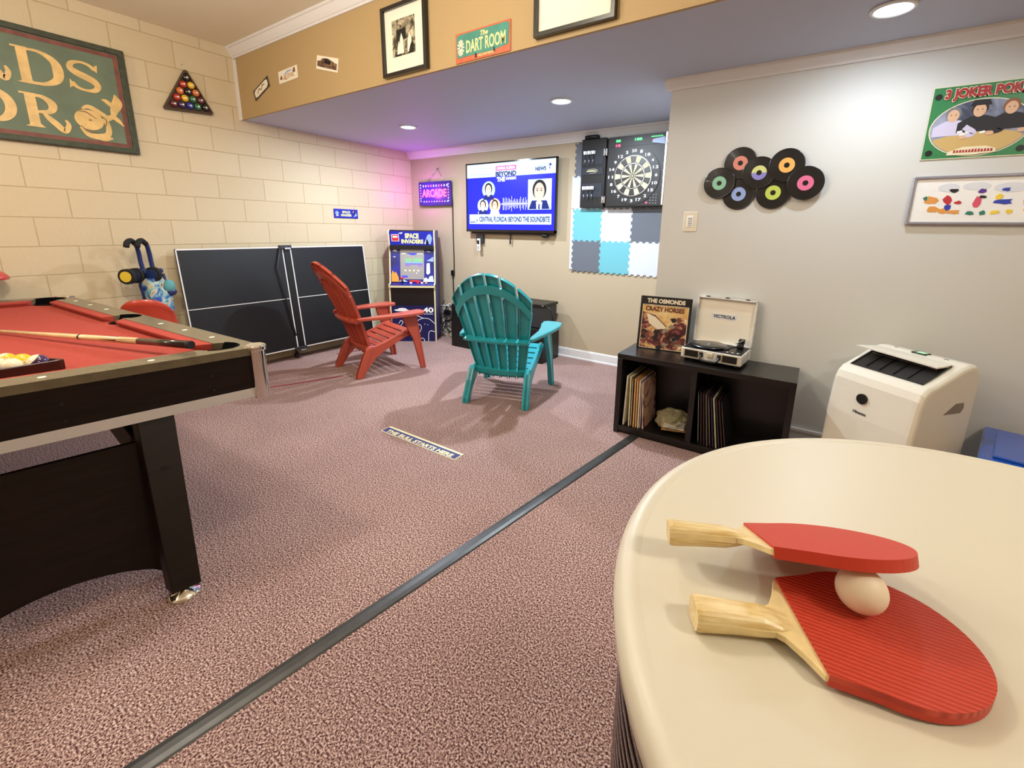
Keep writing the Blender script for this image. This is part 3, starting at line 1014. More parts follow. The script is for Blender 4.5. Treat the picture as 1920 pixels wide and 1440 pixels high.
def adirondack(m, label, loc, rotz):
    """local +y is where the sitter looks, x to the sitter's right"""
    t = thing('adirondack_chair', label, 'chair', loc, rotz, 'plastic adirondack chairs')
    NS = 6

    def back_pt(s_, v_, off=0.0):
        # s_ -1..1 across, v_ 0..1 up
        hw = 0.195 + 0.125 * min(1, v_ * 1.25) ** 0.9 - 0.01 * max(0, v_ - 0.8) * 5
        x = s_ * hw
        y = -0.13 - 0.35 * v_ - 0.055 * math.sin(PI * v_) * -1 * 0.4 + 0.055 * s_ * s_ * (0.5 + 0.5 * v_)
        z = 0.20 + 0.855 * v_
        nrm = Vector((0, 0.93, 0.36))
        return Vector((x, y, z)) - nrm * off

    for i in range(NS):
        s0 = -1 + 2 * i / NS + 0.026
        s1 = -1 + 2 * (i + 1) / NS - 0.026
        mb = MB(m)
        K, J = 5, 14
        vs, fs = [], []
        for side, off in ((0, 0.0), (1, 0.006)):
            for j in range(J + 1):
                for k in range(K + 1):
                    s_ = s0 + (s1 - s0) * k / K
                    vt = 1.0 - 0.25 * abs(s_) ** 2.1
                    v_ = vt * j / J
                    vs.append(back_pt(s_, v_, off))
        # lips along the slat edges, standing back
        W_ = K + 1
        nb = (J + 1) * W_
        for j in range(J):
            for k in range(K):
                a = j * W_ + k
                fs.append((a, a + 1, a + W_ + 1, a + W_)); fs.append((nb + a, nb + a + W_, nb + a + W_ + 1, nb + a + 1))
        for j in range(J):
            for k in (0, K):
                a = j * W_ + k; fs.append((a, a + W_, nb + a + W_, nb + a))
        for k in range(K):
            for j in (0, J):
                a = j * W_ + k; fs.append((a, a + 1, nb + a + 1, nb + a))
        mb.raw(vs, fs)
        for s_ in (s0, s1):
            e = 0.012 * (1 if s_ == s0 else -1)
            vs2 = []
            for j in range(J + 1):
                vt = 1.0 - 0.25 * abs(s_) ** 2.1
                p0 = back_pt(s_, vt * j / J, 0.004); p1 = back_pt(s_, vt * j / J, 0.024)
                vs2 += [p0, p1, p1 + Vector((e * 0.4, 0, 0)), p0 + Vector((e * 0.4, 0, 0))]
            f2 = []
            for j in range(J):
                for q in range(4): f2.append((4 * j + q, 4 * j + (q + 1) % 4, 4 * j + 4 + (q + 1) % 4, 4 * j + 4 + q))
            f2 += [(0, 1, 2, 3), (4 * J + 3, 4 * J + 2, 4 * J + 1, 4 * J)]
            mb.raw(vs2, f2)
        # turned back lip at the top
        vs3, f3 = [], []
        for k in range(K + 1):
            s_ = s0 + (s1 - s0) * k / K
            vt = 1.0 - 0.25 * abs(s_) ** 2.1
            p0 = back_pt(s_, vt, 0.0); p1 = back_pt(s_, vt, 0.026)
            dz = Vector((0, 0, 0.006))
            vs3 += [p0, p1, p1 - dz, p0 - dz]
        for k in range(K):
            for q in range(4): f3.append((4 * k + q, 4 * k + (q + 1) % 4, 4 * k + 4 + (q + 1) % 4, 4 * k + 4 + q))
        f3 += [(0, 1, 2, 3), (4 * K + 3, 4 * K + 2, 4 * K + 1, 4 * K)]
        mb.raw(vs3, f3)
        mb.build('back_slat', t)

    def band(vfun, h, off0, off1, name, ext=1.0):
        mb = MB(m); n = 24; vs, fs = [], []
        for i in range(n + 1):
            s_ = (-1 + 2 * i / n) * ext
            v_ = vfun(s_)
            for (vv, o_) in ((v_, off0), (v_ + h, off0), (v_ + h, off1), (v_, off1)):
                vs.append(back_pt(s_, vv, o_))
        for i in range(n):
            for q in range(4): fs.append((4 * i + q, 4 * i + (q + 1) % 4, 4 * i + 4 + (q + 1) % 4, 4 * i + 4 + q))
        fs += [(0, 1, 2, 3), (4 * n + 3, 4 * n + 2, 4 * n + 1, 4 * n)]
        mb.raw(vs, fs); return mb.build(name, t)
    band(lambda s_: 0.83 - 0.24 * abs(s_) ** 2.1, 0.075, 0.012, 0.026, 'back_band')
    band(lambda s_: 0.385 + 0.0 * s_, 0.022, 0.008, 0.06, 'back_rail', 1.02)
    band(lambda s_: 0.04, 0.05, 0.008, 0.035, 'lower_rail')
    # seat slats
    for i in range(6):
        y = 0.235 - i * 0.068
        z = 0.375 - i * 0.026
        hw = 0.255 - i * 0.006
        mb = MB(m)
        R = Matrix.Translation((0, y, z)) @ Matrix.Rotation(math.radians(21), 4, 'X')
        mb.box((0, 0, 0), (2 * hw, 0.058, 0.014), M=R, bev=0.004)
        if i == 0: mb.box((0, 0.03, -0.02), (2 * hw, 0.016, 0.045), M=R, bev=0.005)
        mb.build('seat_slat', t)
    for sx in (-1, 1):
        def yz(mb, pts, xa, xb, splay=0.0, z0=0.0):
            f0 = lambda u, v: (sx * (xa + splay * (z0 - v)), u, v)
            f1 = lambda u, v: (sx * (xb + splay * (z0 - v)), u, v)
            return mb.prism(pts, f0, f1)
        # side rail sweeping down into the rear leg
        mb = MB(m)
        pts = [(0.285, 0.40), (0.27, 0.335), (0.16, 0.295), (0.02, 0.235), (-0.10, 0.165), (-0.175, 0.09), (-0.235, 0.0), (-0.30, 0.0), (-0.29, 0.04), (-0.235, 0.17), (-0.19, 0.255), (-0.16, 0.285), (-0.10, 0.275), (0.0, 0.305), (0.12, 0.35), (0.22, 0.39)]
        yz(mb, pts, 0.215, 0.245, 0.06, 0.3)
        yz(mb, [(-0.235, 0.0), (-0.30, 0.0), (-0.29, 0.04), (-0.235, 0.17), (-0.19, 0.255), (-0.16, 0.28), (-0.13, 0.26), (-0.175, 0.16), (-0.20, 0.09)], 0.205, 0.255, 0.06, 0.3)
        mb.build('rear_leg', t, bevel=0.006)
        # front leg
        mb = MB(m)
        pts = [(0.16, 0.555), (0.30, 0.555), (0.315, 0.40), (0.37, 0.0), (0.325, 0.0), (0.26, 0.30), (0.20, 0.42)]
        yz(mb, pts, 0.268, 0.30, 0.05, 0.55)
        yz(mb, [(0.29, 0.54), (0.305, 0.54), (0.372, 0.0), (0.355, 0.0)], 0.25, 0.305, 0.05, 0.55)
        mb.build('front_leg', t, bevel=0.004)
        # arm: a curved plank, broad in front
        mb = MB(m)
        out = [(0.225, 0.35), (0.26, 0.375), (0.35, 0.37), (0.395, 0.33), (0.40, 0.2), (0.375, 0.05), (0.335, -0.12), (0.30, -0.26), (0.27, -0.275), (0.262, -0.20), (0.268, 0.0), (0.25, 0.15), (0.228, 0.25)]
        zf = lambda y: 0.575 - 0.02 * (0.35 - y)
        mb.prism(out, lambda u, v: (sx * u, v, zf(v)), lambda u, v: (sx * u, v, zf(v) - 0.028))
        mb.build('armrest', t, bevel=0.007)
    return t


def facing(fx, fy): return math.atan2(fy, fx) - PI / 2


adirondack('chair_red', 'red plastic adirondack chair in front of the black table tennis table', (-3.58, 2.66, 0), facing(0.22, 0.975))
adirondack('chair_teal', 'teal plastic adirondack chair with its slatted back towards us', (-2.095, 2.83, 0), facing(-0.31, 0.95))

# ------------------------------------------------------------------ arcade cabinet
mat('arcade_blue', '#1b2290', 0.35, col2='#0f1458', vscale=9)
mat('arcade_navy', '#10134a', 0.4)
mat('edge_cream', '#dccf9e', 0.4)
mat('crt', '#8d8884', 0.3, emit=0.25)
mat('title_yellow', '#f2ee9a', 0.4)
mat('orange_print', '#e0993c', 0.5)
mat('red_print', '#c8303a', 0.5)
mat('pale_blue_print', '#8fa6dc', 0.5)
mat('steel_print', '#c9cfe0', 0.5)
mat('marquee_glow', '#1b2290', 0.4, emit=0.25)
ca = (-4.052, 3.589, 0)
t = thing('arcade_cabinet', 'blue and black arcade cabinet in the corner with a lit game screen', 'arcade machine', ca, math.radians(37.5))
HW, DP = 0.27, 0.42
# side profile (y depth, z): stepped
prof = [(0, 0), (0, 0.66), (-0.02, 0.69), (0.045, 0.71), (0.10, 1.10), (0.075, 1.30), (0.10, 1.325), (DP - 0.03, 1.325), (DP - 0.03, 0.7), (DP, 0.0)]
for sx in (-1, 1):
    mb = MB('arcade_blue')
    mb.prism(prof, lambda u, v: (sx * HW, u, v), lambda u, v: (sx * (HW - 0.014), u, v))
    mb.use('edge_cream')
    for k in range(0, 6):
        a, b = prof[k], prof[k + 1]
        mb.prism([a, b, (b[0] + 0.004, b[1]), (a[0] + 0.004, a[1])], lambda u, v: (sx * (HW + 0.001), u - 0.003, v), lambda u, v: (sx * (HW - 0.015), u - 0.003, v))
    mb.build('side_panel', t)
iw = HW - 0.014
mb = MB('black').span((-iw, 0.012, 0.44), (iw, 0.03, 0.66)); mb.build('front_panel', t)
lp = MB('arcade_navy').span((-iw, 0.008, 0.0), (iw, 0.03, 0.44)).build('lower_panel', t, label='dark blue lower panel with white outline art and the number 40')
mb = MB('white')
y0, y1 = 0.0065, 0.008
mb.plate(disc(-0.14, 0.385, 0.085, 18, 0.014), y0, y1); mb.plate(disc(-0.13, 0.40, 0.05, 16, 0.012), y0, y1)
for pts in ([(-0.07, 0.375), (0.02, 0.33), (0.12, 0.285)], [(-0.12, 0.36), (-0.03, 0.30), (0.04, 0.27)],
            [(-0.04, 0.16), (0.0, 0.22), (0.05, 0.26), (0.11, 0.285), (0.18, 0.28), (0.22, 0.25), (0.25, 0.22)],
            [(-0.04, 0.16), (-0.01, 0.13), (0.03, 0.17), (0.06, 0.21), (0.09, 0.18), (0.07, 0.12), (0.03, 0.08), (0.0, 0.0)],
            [(0.17, 0.0), (0.175, 0.10), (0.20, 0.13), (0.25, 0.12)], [(0.05, 0.01), (0.07, 0.035), (0.11, 0.035), (0.125, 0.0)],
            [(-0.18, 0.22), (-0.15, 0.26), (-0.13, 0.23), (-0.16, 0.19), (-0.14, 0.17)]):
    stroke(mb, pts, [0.006] * len(pts), y0, y1, 4)
mb.plate(disc(0.13, 0.215, 0.005, 8), y0, y1); mb.plate(disc(0.165, 0.205, 0.005, 8), y0, y1)
mb.build('outline_art', lp)
text('40', (0.115, 0.355, 0.24, 0.42), 'white', lp, y=0.0065, bold=0.03)
mb = MB('steel_print').span((0.125, 0.0065, 0.335), (0.235, 0.008, 0.342)); mb.build('small_print', lp)
# control deck edge
MB('edge_cream').span((-HW, -0.022, 0.66), (HW, 0.0, 0.682)).build('deck_edge', t)
cp = MB('arcade_blue').raw([(-iw, -0.02, 0.684), (iw, -0.02, 0.684), (iw, 0.10, 0.725), (-iw, 0.10, 0.725), (-iw, -0.02, 0.672), (iw, -0.02, 0.672), (iw, 0.10, 0.70), (-iw, 0.10, 0.70)],
    [(0, 1, 2, 3), (7, 6, 5, 4), (0, 4, 5, 1), (1, 5, 6, 2), (2, 6, 7, 3), (3, 7, 4, 0)]).build('control_panel', t)
mb = MB('black'); mb.cyl((-0.12, 0.04, 0.70), (-0.12, 0.035, 0.755), 0.007, n=12); mb.use('red_print').ball((-0.12, 0.034, 0.765), 0.019, n=10); mb.build('joystick', cp)
for k, (x, c) in enumerate(((0.06, 'red_print'), (0.11, 'white'), (0.16, 'orange_print'), (-0.02, 'white'))):
    MB(c).cyl((x, 0.04, 0.698), (x, 0.038, 0.716), 0.014, n=16).build('button', cp)
# screen bezel, leaning back
th = math.atan2(0.055, 0.39)
BZ = Matrix.Translation((0, 0.062, 0.72)) @ Matrix.Rotation(-th, 4, 'X')
bz = MB('arcade_blue').span((-iw, 0.0, 0.0), (iw, 0.02, 0.42)).build('screen_bezel', t, M=BZ)
sc = MB('crt').span((-0.145, -0.003, 0.03), (0.135, 0.0, 0.385)).build('screen', t, label='lit screen with rows of coloured blocks', M=BZ)
mat('glow_green', '#4fc060', 0.5, emit=0.8); mat('glow_cyan', '#4f9fd8', 0.5, emit=0.8); mat('glow_blue', '#3038c8', 0.5, emit=0.8); mat('glow_purple', '#8030b8', 0.5, emit=0.8); mat('glow_white', '#f5f3ff', 0.5, emit=0.8); mat('glow_yellow', '#f0e6a0', 0.5, emit=0.7)
mb = MB()
for r_, c in enumerate(('glow_green', 'glow_green', 'glow_cyan', 'glow_blue', 'glow_purple')):
    mb.use(c)
    for k in range(11):
        if r_ == 4 and 3 <= k <= 7: continue
        if k == 4 and r_ < 2: continue
        x = -0.085 + k * 0.0185
        mb.span((x, -0.0045, 0.262 - r_ * 0.019), (x + 0.013, -0.003, 0.274 - r_ * 0.019))
mb.use('glow_blue'); mb.plate([(-0.07, 0.34), (0.06, 0.34), (0.03, 0.318), (-0.01, 0.315)], -0.0045, -0.003)
mb.use('glow_white'); mb.span((-0.13, -0.0045, 0.332), (-0.08, -0.003, 0.338)); mb.span((0.05, -0.0045, 0.332), (0.12, -0.003, 0.338)); mb.span((0.04, -0.0045, 0.1), (0.052, -0.003, 0.108))
mb.use('glow_yellow')
for k in range(4): mb.plate(disc(-0.085 + k * 0.05, 0.135, 0.011, 10, 0.008), -0.0045, -0.003)
mb.use('glow_blue'); mb.span((-0.13, -0.0045, 0.05), (-0.06, -0.003, 0.075))
mb.build('screen_picture', sc, M=BZ)
mb = MB('orange_print'); mb.plate([(-0.25, 0.0), (-0.25, 0.09), (-0.235, 0.135), (-0.215, 0.10), (-0.20, 0.12), (-0.17, 0.06), (-0.16, 0.0)], -0.003, 0)
mb.use('steel_print'); mb.plate([(-0.16, 0), (-0.13, 0.045), (-0.11, 0.03), (-0.06, 0.0)], -0.003, 0); mb.plate([(0.12, 0), (0.13, 0.04), (0.16, 0.055), (0.18, 0.03), (0.20, 0.07), (0.235, 0.075), (0.25, 0.0)], -0.003, 0)
mb.use('white'); mb.plate([(0.16, 0.10), (0.165, 0.22), (0.20, 0.225), (0.205, 0.11), (0.18, 0.085)], -0.003, 0); mb.plate([(-0.235, 0.295), (-0.20, 0.30), (-0.205, 0.288)], -0.003, 0); mb.plate([(0.16, 0.36), (0.215, 0.35), (0.19, 0.365)], -0.003, 0); mb.plate([(-0.23, 0.36), (-0.18, 0.355), (-0.19, 0.385), (-0.225, 0.38)], -0.003, 0)
mb.use('red_print'); mb.plate([(-0.05, 0.0), (-0.03, 0.018), (0.02, 0.022), (0.09, 0.015), (0.11, 0.0)], -0.003, 0)
mb.use('pale_blue_print'); mb.plate([(0.16, 0.25), (0.245, 0.24), (0.245, 0.3), (0.2, 0.27)], -0.003, 0)
mb.build('bezel_art', bz, M=BZ)
MB('black').span((-iw, 0.07, 1.10), (iw, 0.12, 1.15)).build('speaker_strip', t)
th2 = math.atan2(-0.025, 0.17)
MQ = Matrix.Translation((0, 0.10, 1.135)) @ Matrix.Rotation(-th2, 4, 'X')
mq = MB('marquee_glow').span((-iw, -0.004, 0.0), (iw, 0.012, 0.175)).build('marquee', t, M=MQ, label='blue marquee reading Space Invaders')
text('SPACE', (-0.075, 0.095, 0.085, 0.155), 'title_yellow', mq, y=-0.004, bold=0.05, M=MQ)
text('INVADERS', (-0.12, 0.035, 0.135, 0.085), 'title_yellow', mq, y=-0.004, bold=0.05, M=MQ)
mb = MB('white'); mb.plate(rect(-0.232, 0.06, -0.145, 0.14), -0.006, -0.004); mb.use('red_print'); mb.plate(rect(-0.227, 0.065, -0.15, 0.135), -0.007, -0.006); mb.use('white'); mb.plate(rect(-0.215, 0.102, -0.162, 0.122), -0.008, -0.007)
mb.use('pale_blue_print'); mb.plate([(0.15, 0.03), (0.165, 0.09), (0.19, 0.14), (0.22, 0.15), (0.24, 0.10), (0.22, 0.03)], -0.006, -0.004)
mb.use('black'); mb.plate([(0.165, 0.03), (0.175, 0.10), (0.195, 0.06), (0.20, 0.02)], -0.007, -0.006)
mb.use('white'); mb.plate([(-0.15, 0.155), (-0.10, 0.165), (-0.11, 0.145)], -0.006, -0.004); mb.plate([(0.145, 0.03), (0.16, 0.075), (0.165, 0.05)], -0.0065, -0.004)
mb.build('marquee_art', mq, M=MQ)
MB('black').span((-iw, 0.10, 1.31), (iw, DP - 0.03, 1.323)).build('top_board', t)
MB('black').span((-iw, DP - 0.05, 0.05), (iw, DP - 0.032, 1.31)).build('back_board', t)

# ------------------------------------------------------------------ white bin with tangled cables behind the arcade
mat('milky_plastic', '#cfc9b8', 0.5)
t = thing('storage_bin', 'pale plastic bin standing in the gap between arcade cabinet and teal chair', 'bin', (-3.80, 4.0, 0))
mb = MB('milky_plastic')
mb.span((-0.17, -0.005, 0.02), (0.17, 0.005, 0.40)); mb.span((-0.17, 0.10, 0.02), (0.17, 0.11, 0.40)); mb.span((-0.17, 0.0, 0.02), (-0.16, 0.11, 0.40)); mb.span((0.16, 0, 0.02), (0.17, 0.11, 0.40)); mb.span((-0.17, 0, 0.0), (0.17, 0.11, 0.02))
mb.build('body', t)
mb = MB('white'); mb.span((-0.175, -0.012, 0.395), (0.175, 0.0, 0.41)); mb.span((-0.175, 0.105, 0.395), (0.175, 0.118, 0.41)); mb.build('rim', t)
random.seed(11)
mb = MB('black')
for k in range(7):
    x = random.uniform(-0.12, 0.1)
    pts = [(x, -0.02, 0.46 + random.uniform(-.08, .02))]
    for j in range(6): pts.append((x + random.uniform(-0.07, 0.07), -0.028 - random.uniform(0, 0.012), 0.38 - j * 0.06 + random.uniform(-0.02, 0.02)))
    mb.tube([tuple(v) for v in catmull(pts, 4)], 0.005, n=6)
mb.span((-0.10, -0.05, 0.30), (-0.01, -0.014, 0.36), bev=0.008)
cb = mb.build('cable_tangle'); cb.location = (-3.80, 4.0, 0)
tag(cb, 'tangle of black cables hanging in front of the pale bin beside the arcade', 'cables')

# ------------------------------------------------------------------ black media box under the television
t = thing('media_box', 'black box shaped speaker cabinet behind the teal chair', 'speaker', (-2.93, 3.86, 0))
mb = MB('black'); mb.span((-0.63, -0.14, 0.0), (0.63, 0.2, 0.36), bev=0.006); mb.build('lower_cabinet', t)
mb = MB('black'); mb.span((-0.63, -0.13, 0.36), (-0.3, 0.2, 0.50), bev=0.006); mb.build('side_unit', t)
mb = MB('dark_grey'); mb.span((0.06, -0.10, 0.362), (0.60, 0.19, 0.585), bev=0.01); tp = mb.build('upper_cabinet', t)
mb = MB('black'); mb.span((0.05, -0.11, 0.585), (0.61, 0.2, 0.612), bev=0.006); mb.build('lid', tp)
MB('steel').ball((0.60, -0.10, 0.60), 0.012, n=8).build('corner_stud', tp)
mb = MB('black'); pts = [(0.60, -0.06, 0.59), (0.66, -0.06, 0.57), (0.70, -0.06, 0.48), (0.69, -0.06, 0.36), (0.66, -0.08, 0.2), (0.68, -0.1, 0.01)]
mb.tube([tuple(v) for v in catmull(pts, 5)], 0.009); mb.build('cord', t)

# ------------------------------------------------------------------ neon style arcade sign
mat('neon_panel', '#2a1470', 0.3, coat=0.3, emit=0.25)
mat('neon_red', '#ff4a58', 0.4, emit=3.0); mat('neon_blue', '#8f8cff', 0.4, emit=2.0); mat('neon_pink', '#d060e0', 0.4, emit=1.5)
t = thing('arcade_sign', 'purple LED sign reading ARCADE hanging on a chain in the corner', 'sign', (-4.152, YB - 0.035, 1.77))
MB('neon_panel').span((-0.275, -0.008, -0.145), (0.275, 0.008, 0.14)).build('panel', t)
text('ARCADE', (-0.215, -0.045, 0.205, 0.05), 'neon_red', t, y=-0.009, bold=0.03, depth=0.004, name='lit_lettering')
mb = MB()
for sz in (0.09, -0.095):
    for k in range(10):
        mb.use('neon_blue' if k % 4 < 2 else 'neon_pink')
        x = -0.20 + k * 0.045
        if sz > 0: mb.plate(rect(x, sz - 0.012, x + 0.018, sz + 0.012), -0.011, -0.008)
        else: mb.plate([(x, sz - 0.008), (x + 0.026, sz - 0.008), (x + 0.018, sz + 0.01)], -0.011, -0.008)
for sx in (-0.24, 0.235):
    for k in range(7):
        mb.use('neon_blue' if k % 6 < 2 or k > 4 else 'neon_pink')
        mb.plate(disc(sx, -0.09 + k * 0.032, 0.009, 8), -0.011, -0.008)
mb.build('led_border', t)
mb = MB('steel'); mb.tube([(-0.14, 0, 0.135), (0.035, 0.02, 0.29)], 0.003, n=6); mb.tube([(0.16, 0, 0.135), (0.035, 0.02, 0.29)], 0.003, n=6); mb.build('chain', t)
MB('steel').cyl((0.035, 0.005, 0.29), (0.035, 0.034, 0.29), 0.006, n=10).build('nail', t)
mb = MB('black'); pts = [(0.268, 0.01, -0.03), (0.275, 0.015, -0.15), (0.268, 0.025, -0.5), (0.272, 0.025, -0.9), (0.255, 0.02, -1.0), (0.26, 0.02, -1.3), (0.26, 0.01, -1.76)]
mb.tube([tuple(v) for v in catmull(pts, 5)], 0.006, n=6); mb.span((0.235, -0.0, -1.0), (0.28, 0.03, -0.93), bev=0.008); mb.build('cord', t)
# the sign's own purple glow on the corner
lamp('arcade_sign_glow', 'POINT', (-4.25, YB - 0.20, 1.78), 5.0, (0.66, 0.08, 1.0), 0.06)

# ------------------------------------------------------------------ television
TX0, TX1, TZ0, TZ1 = -3.60, -2.385, 1.318, 2.07
tc_ = ((TX0 + TX1) / 2, 4.06, (TZ0 + TZ1) / 2)
tw, th_ = (TX1 - TX0) / 2, (TZ1 - TZ0) / 2
t = thing('television', 'wall mounted television showing a blue news programme screen', 'television', tc_)
mb = MB('black_gloss')
bw = 0.014
mb.span((-tw, 0, -th_), (tw, 0.03, -th_ + 0.028)); mb.span((-tw, 0, th_ - bw), (tw, 0.03, th_)); mb.span((-tw, 0, -th_), (-tw + bw, 0.03, th_)); mb.span((tw - bw, 0, -th_), (tw, 0.03, th_))
mb.build('bezel', t)
MB('black').span((-tw + 0.02, 0.012, -th_ + 0.02), (tw - 0.02, 0.05, th_ - 0.02)).build('rear_case', t)
MB('dark_grey').span((-0.2, 0.045, -0.15), (0.2, 0.08, 0.15)).build('wall_mount', t)
def em(n_, h, s_=0.9): return mat(n_, h, 0.4, emit=s_, spec=0.2)
em('tv_blue', '#1b1fb8', 1.0); em('tv_pale', '#bfdbe6', 0.65); em('tv_white', '#eef2f2', 0.6); em('tv_navy', '#15205c'); em('tv_pink', '#e0568c'); em('tv_skin', '#d9a896', 0.6); em('tv_dark', '#121218', 0.3); em('tv_wave', '#c8c8f0'); em('tv_orange', '#d89a70'); em('tv_grey', '#8fa6b8')
X0, X1, Z0, Z1 = -tw + bw, tw - bw, -th_ + 0.028, th_ - bw
SW, SH = X1 - X0, Z1 - Z0
fx = lambda u: X0 + u * SW
fz = lambda v: Z0 + v * SH
sc = MB('tv_blue').span((X0, 0.008, Z0), (X1, 0.014, Z1)).build('screen', t, label='lit blue screen with headline bar and portraits')
mb = MB('tv_pale')
l1, l2, l3, l4 = (0.007, 0.008), (0.006, 0.007), (0.005, 0.006), (0.004, 0.005)
def R_(u0, v0, u1, v1): return rect(fx(u0), fz(v0), fx(u1), fz(v1))
mb.plate(R_(0, 0.80, 1, 1), *l1); mb.plate(R_(0.025, 0.085, 0.965, 0.235), *l1); mb.plate(R_(0.715, 0.30, 0.96, 0.73), *l1)
mb.plate(R_(0.135, 0.235, 0.215, 0.275), *l1)
mb.use('tv_pink').plate(R_(0.35, 0.885, 0.585, 0.955), *l2)
mb.use('tv_wave')
random.seed(5)
mb.plate(R_(0.41, 0.385, 0.72, 0.395), *l1)
for k in range(26):
    u = 0.425 + k * 0.011
    h = 0.015 + 0.10 * abs(math.sin(k * 1.1)) * (0.5 + random.random() * 0.5)
    mb.plate(R_(u, 0.39 - h, u + 0.003, 0.39 + h), *l1)
def portrait(cx, cz, r, bg, face_r, hair, top, circ=True):
    mb = MB()
    c = (fx(cx), fz(cz))
    if circ: mb.use(bg).plate(disc(c[0], c[1], r, 26), *l1)
    k = face_r
    mb.use(top).plate([(c[0] - 1.7 * k, c[1] - 2.3 * k), (c[0] + 1.7 * k, c[1] - 2.3 * k), (c[0] + 1.2 * k, c[1] - 1.15 * k), (c[0] - 1.2 * k, c[1] - 1.15 * k)], *l2)
    mb.use(hair).plate(disc(c[0], c[1] + 0.25 * k, k * 1.12, 20, k * 1.3), *l2)
    mb.use('tv_skin').plate(disc(c[0], c[1], k * 0.82, 20, k * 1.15), *l3)
    mb.plate([(c[0] - 0.35 * k, c[1] - 0.9 * k), (c[0] - 0.35 * k, c[1] - 1.5 * k), (c[0] + 0.35 * k, c[1] - 1.5 * k), (c[0] + 0.35 * k, c[1] - 0.9 * k)], *l3)
    mb.use('tv_dark')
    for s_ in (-1, 1):
        mb.plate(disc(c[0] + s_ * 0.32 * k, c[1] + 0.15 * k, k * 0.13, 10, k * 0.08), *l4)
        mb.plate(rect(c[0] + s_ * 0.32 * k - 0.17 * k, c[1] + 0.36 * k, c[0] + s_ * 0.32 * k + 0.17 * k, c[1] + 0.43 * k), *l4)
    mb.use('tv_white').plate(disc(c[0], c[1] - 0.5 * k, k * 0.3, 12, k * 0.1), *l4)
    mb.build('portrait', sc)
portrait(0.265, 0.61, 0.092, 'tv_grey', 0.047, 'tv_dark', 'tv_navy')
portrait(0.195, 0.37, 0.078, 'tv_pale', 0.041, 'tv_dark', 'tv_navy')
portrait(0.34, 0.37, 0.078, 'tv_orange', 0.041, 'tv_dark', 'tv_white')
portrait(0.835, 0.555, 0.1, 'tv_pale', 0.077, 'tv_dark', 'tv_navy', circ=False)
c = (fx(0.835), fz(0.555)); k = 0.077
suit = mb; mb = MB()
mb.use('tv_white').plate([(c[0] - 0.5 * k, c[1] - 1.35 * k), (c[0] + 0.5 * k, c[1] - 1.35 * k), (c[0] + 0.4 * k, c[1] - 2.3 * k), (c[0] - 0.4 * k, c[1] - 2.3 * k)], 0.0055, 0.006)
mb.use('tv_navy').plate([(c[0] - 0.1 * k, c[1] - 1.6 * k), (c[0] + 0.1 * k, c[1] - 1.6 * k), (c[0] + 0.14 * k, c[1] - 2.3 * k), (c[0] - 0.14 * k, c[1] - 2.3 * k)], 0.0045, 0.0055)
mb.build('shirt_and_tie', sc)
mb = suit
mb.use('tv_grey')
for (v_, u1_, hh_) in ((0.935, 0.30, 0.006), (0.888, 0.2, 0.005), (0.845, 0.31, 0.011), (0.918, 0.885, 0.006)):
    u_ = 0.05 if v_ != 0.918 else 0.80
    while u_ < u1_:
        wd_ = 0.006 + 0.012 * random.random(); mb.plate(R_(u_, v_ - hh_, u_ + wd_, v_ + hh_), *l2); u_ += wd_ + 0.004
mb.plate(R_(0.035, 0.185, 0.125, 0.192), *l2)
mb.use('tv_navy')
for (u, v, s_) in ((0.935, 0.905, 1), (0.118, 0.135, 0.6)):
    mb.plate([(fx(u) - 0.002, fz(v) - 0.03 * s_), (fx(u) + 0.006, fz(v) - 0.03 * s_), (fx(u) + 0.004, fz(v)), (fx(u), fz(v))], *l2)
    for a in (0.3, 1.0, 1.8, 2.6):
        mb.plate([(fx(u), fz(v)), (fx(u) + 0.03 * s_ * math.cos(a) , fz(v) + 0.022 * s_ * math.sin(a)), (fx(u) + 0.018 * s_ * math.cos(a + 0.5), fz(v) + 0.03 * s_ * math.sin(a + 0.4))], *l2)
mb.build('screen_picture', sc)
def tvtext(s_, b, m_, bold=0.02, y=0.006): text(s_, (fx(b[0]), fz(b[1]), fx(b[2]), fz(b[3])), m_, sc, y=y, bold=bold)
tvtext('CENTRAL FLORIDA', (0.365, 0.90, 0.57, 0.94), 'tv_white', y=0.0055)
tvtext('BEYOND', (0.35, 0.80, 0.585, 0.875), 'tv_navy', 0.05)
tvtext('THE', (0.365, 0.725, 0.46, 0.79), 'tv_white', 0.05)
tvtext('SOUNDBITE', (0.47, 0.745, 0.585, 0.785), 'tv_white', 0.03)
tvtext('CENTRAL FLORIDA: BEYOND THE SOUNDBITE', (0.15, 0.12, 0.95, 0.20), 'tv_navy', 0.03)
tvtext('NEWS', (0.79, 0.845, 0.90, 0.90), 'tv_navy', 0.04)
tvtext('NEWS', (0.035, 0.10, 0.098, 0.13), 'tv_navy', 0.04)
mb = MB('black'); mb.cyl((0.0, 0.05, -th_ - 0.01), (-0.01, 0.06, -th_ - 0.13), 0.008, n=10); mb.build('cable', t)
mb = MB('black'); mb.span((-0.55, 0.03, -th_ - 0.02), (0.58, 0.06, -th_ + 0.005)); mb.build('lower_strip', t)
mb = MB('black'); mb.lathe([(0.0001, -0.03), (0.035, -0.025), (0.04, 0.0), (0.02, 0.01), (0.0001, 0.01)], c=(0.46, 0.04, -th_ - 0.02), n=18); mb.build('sensor', t)
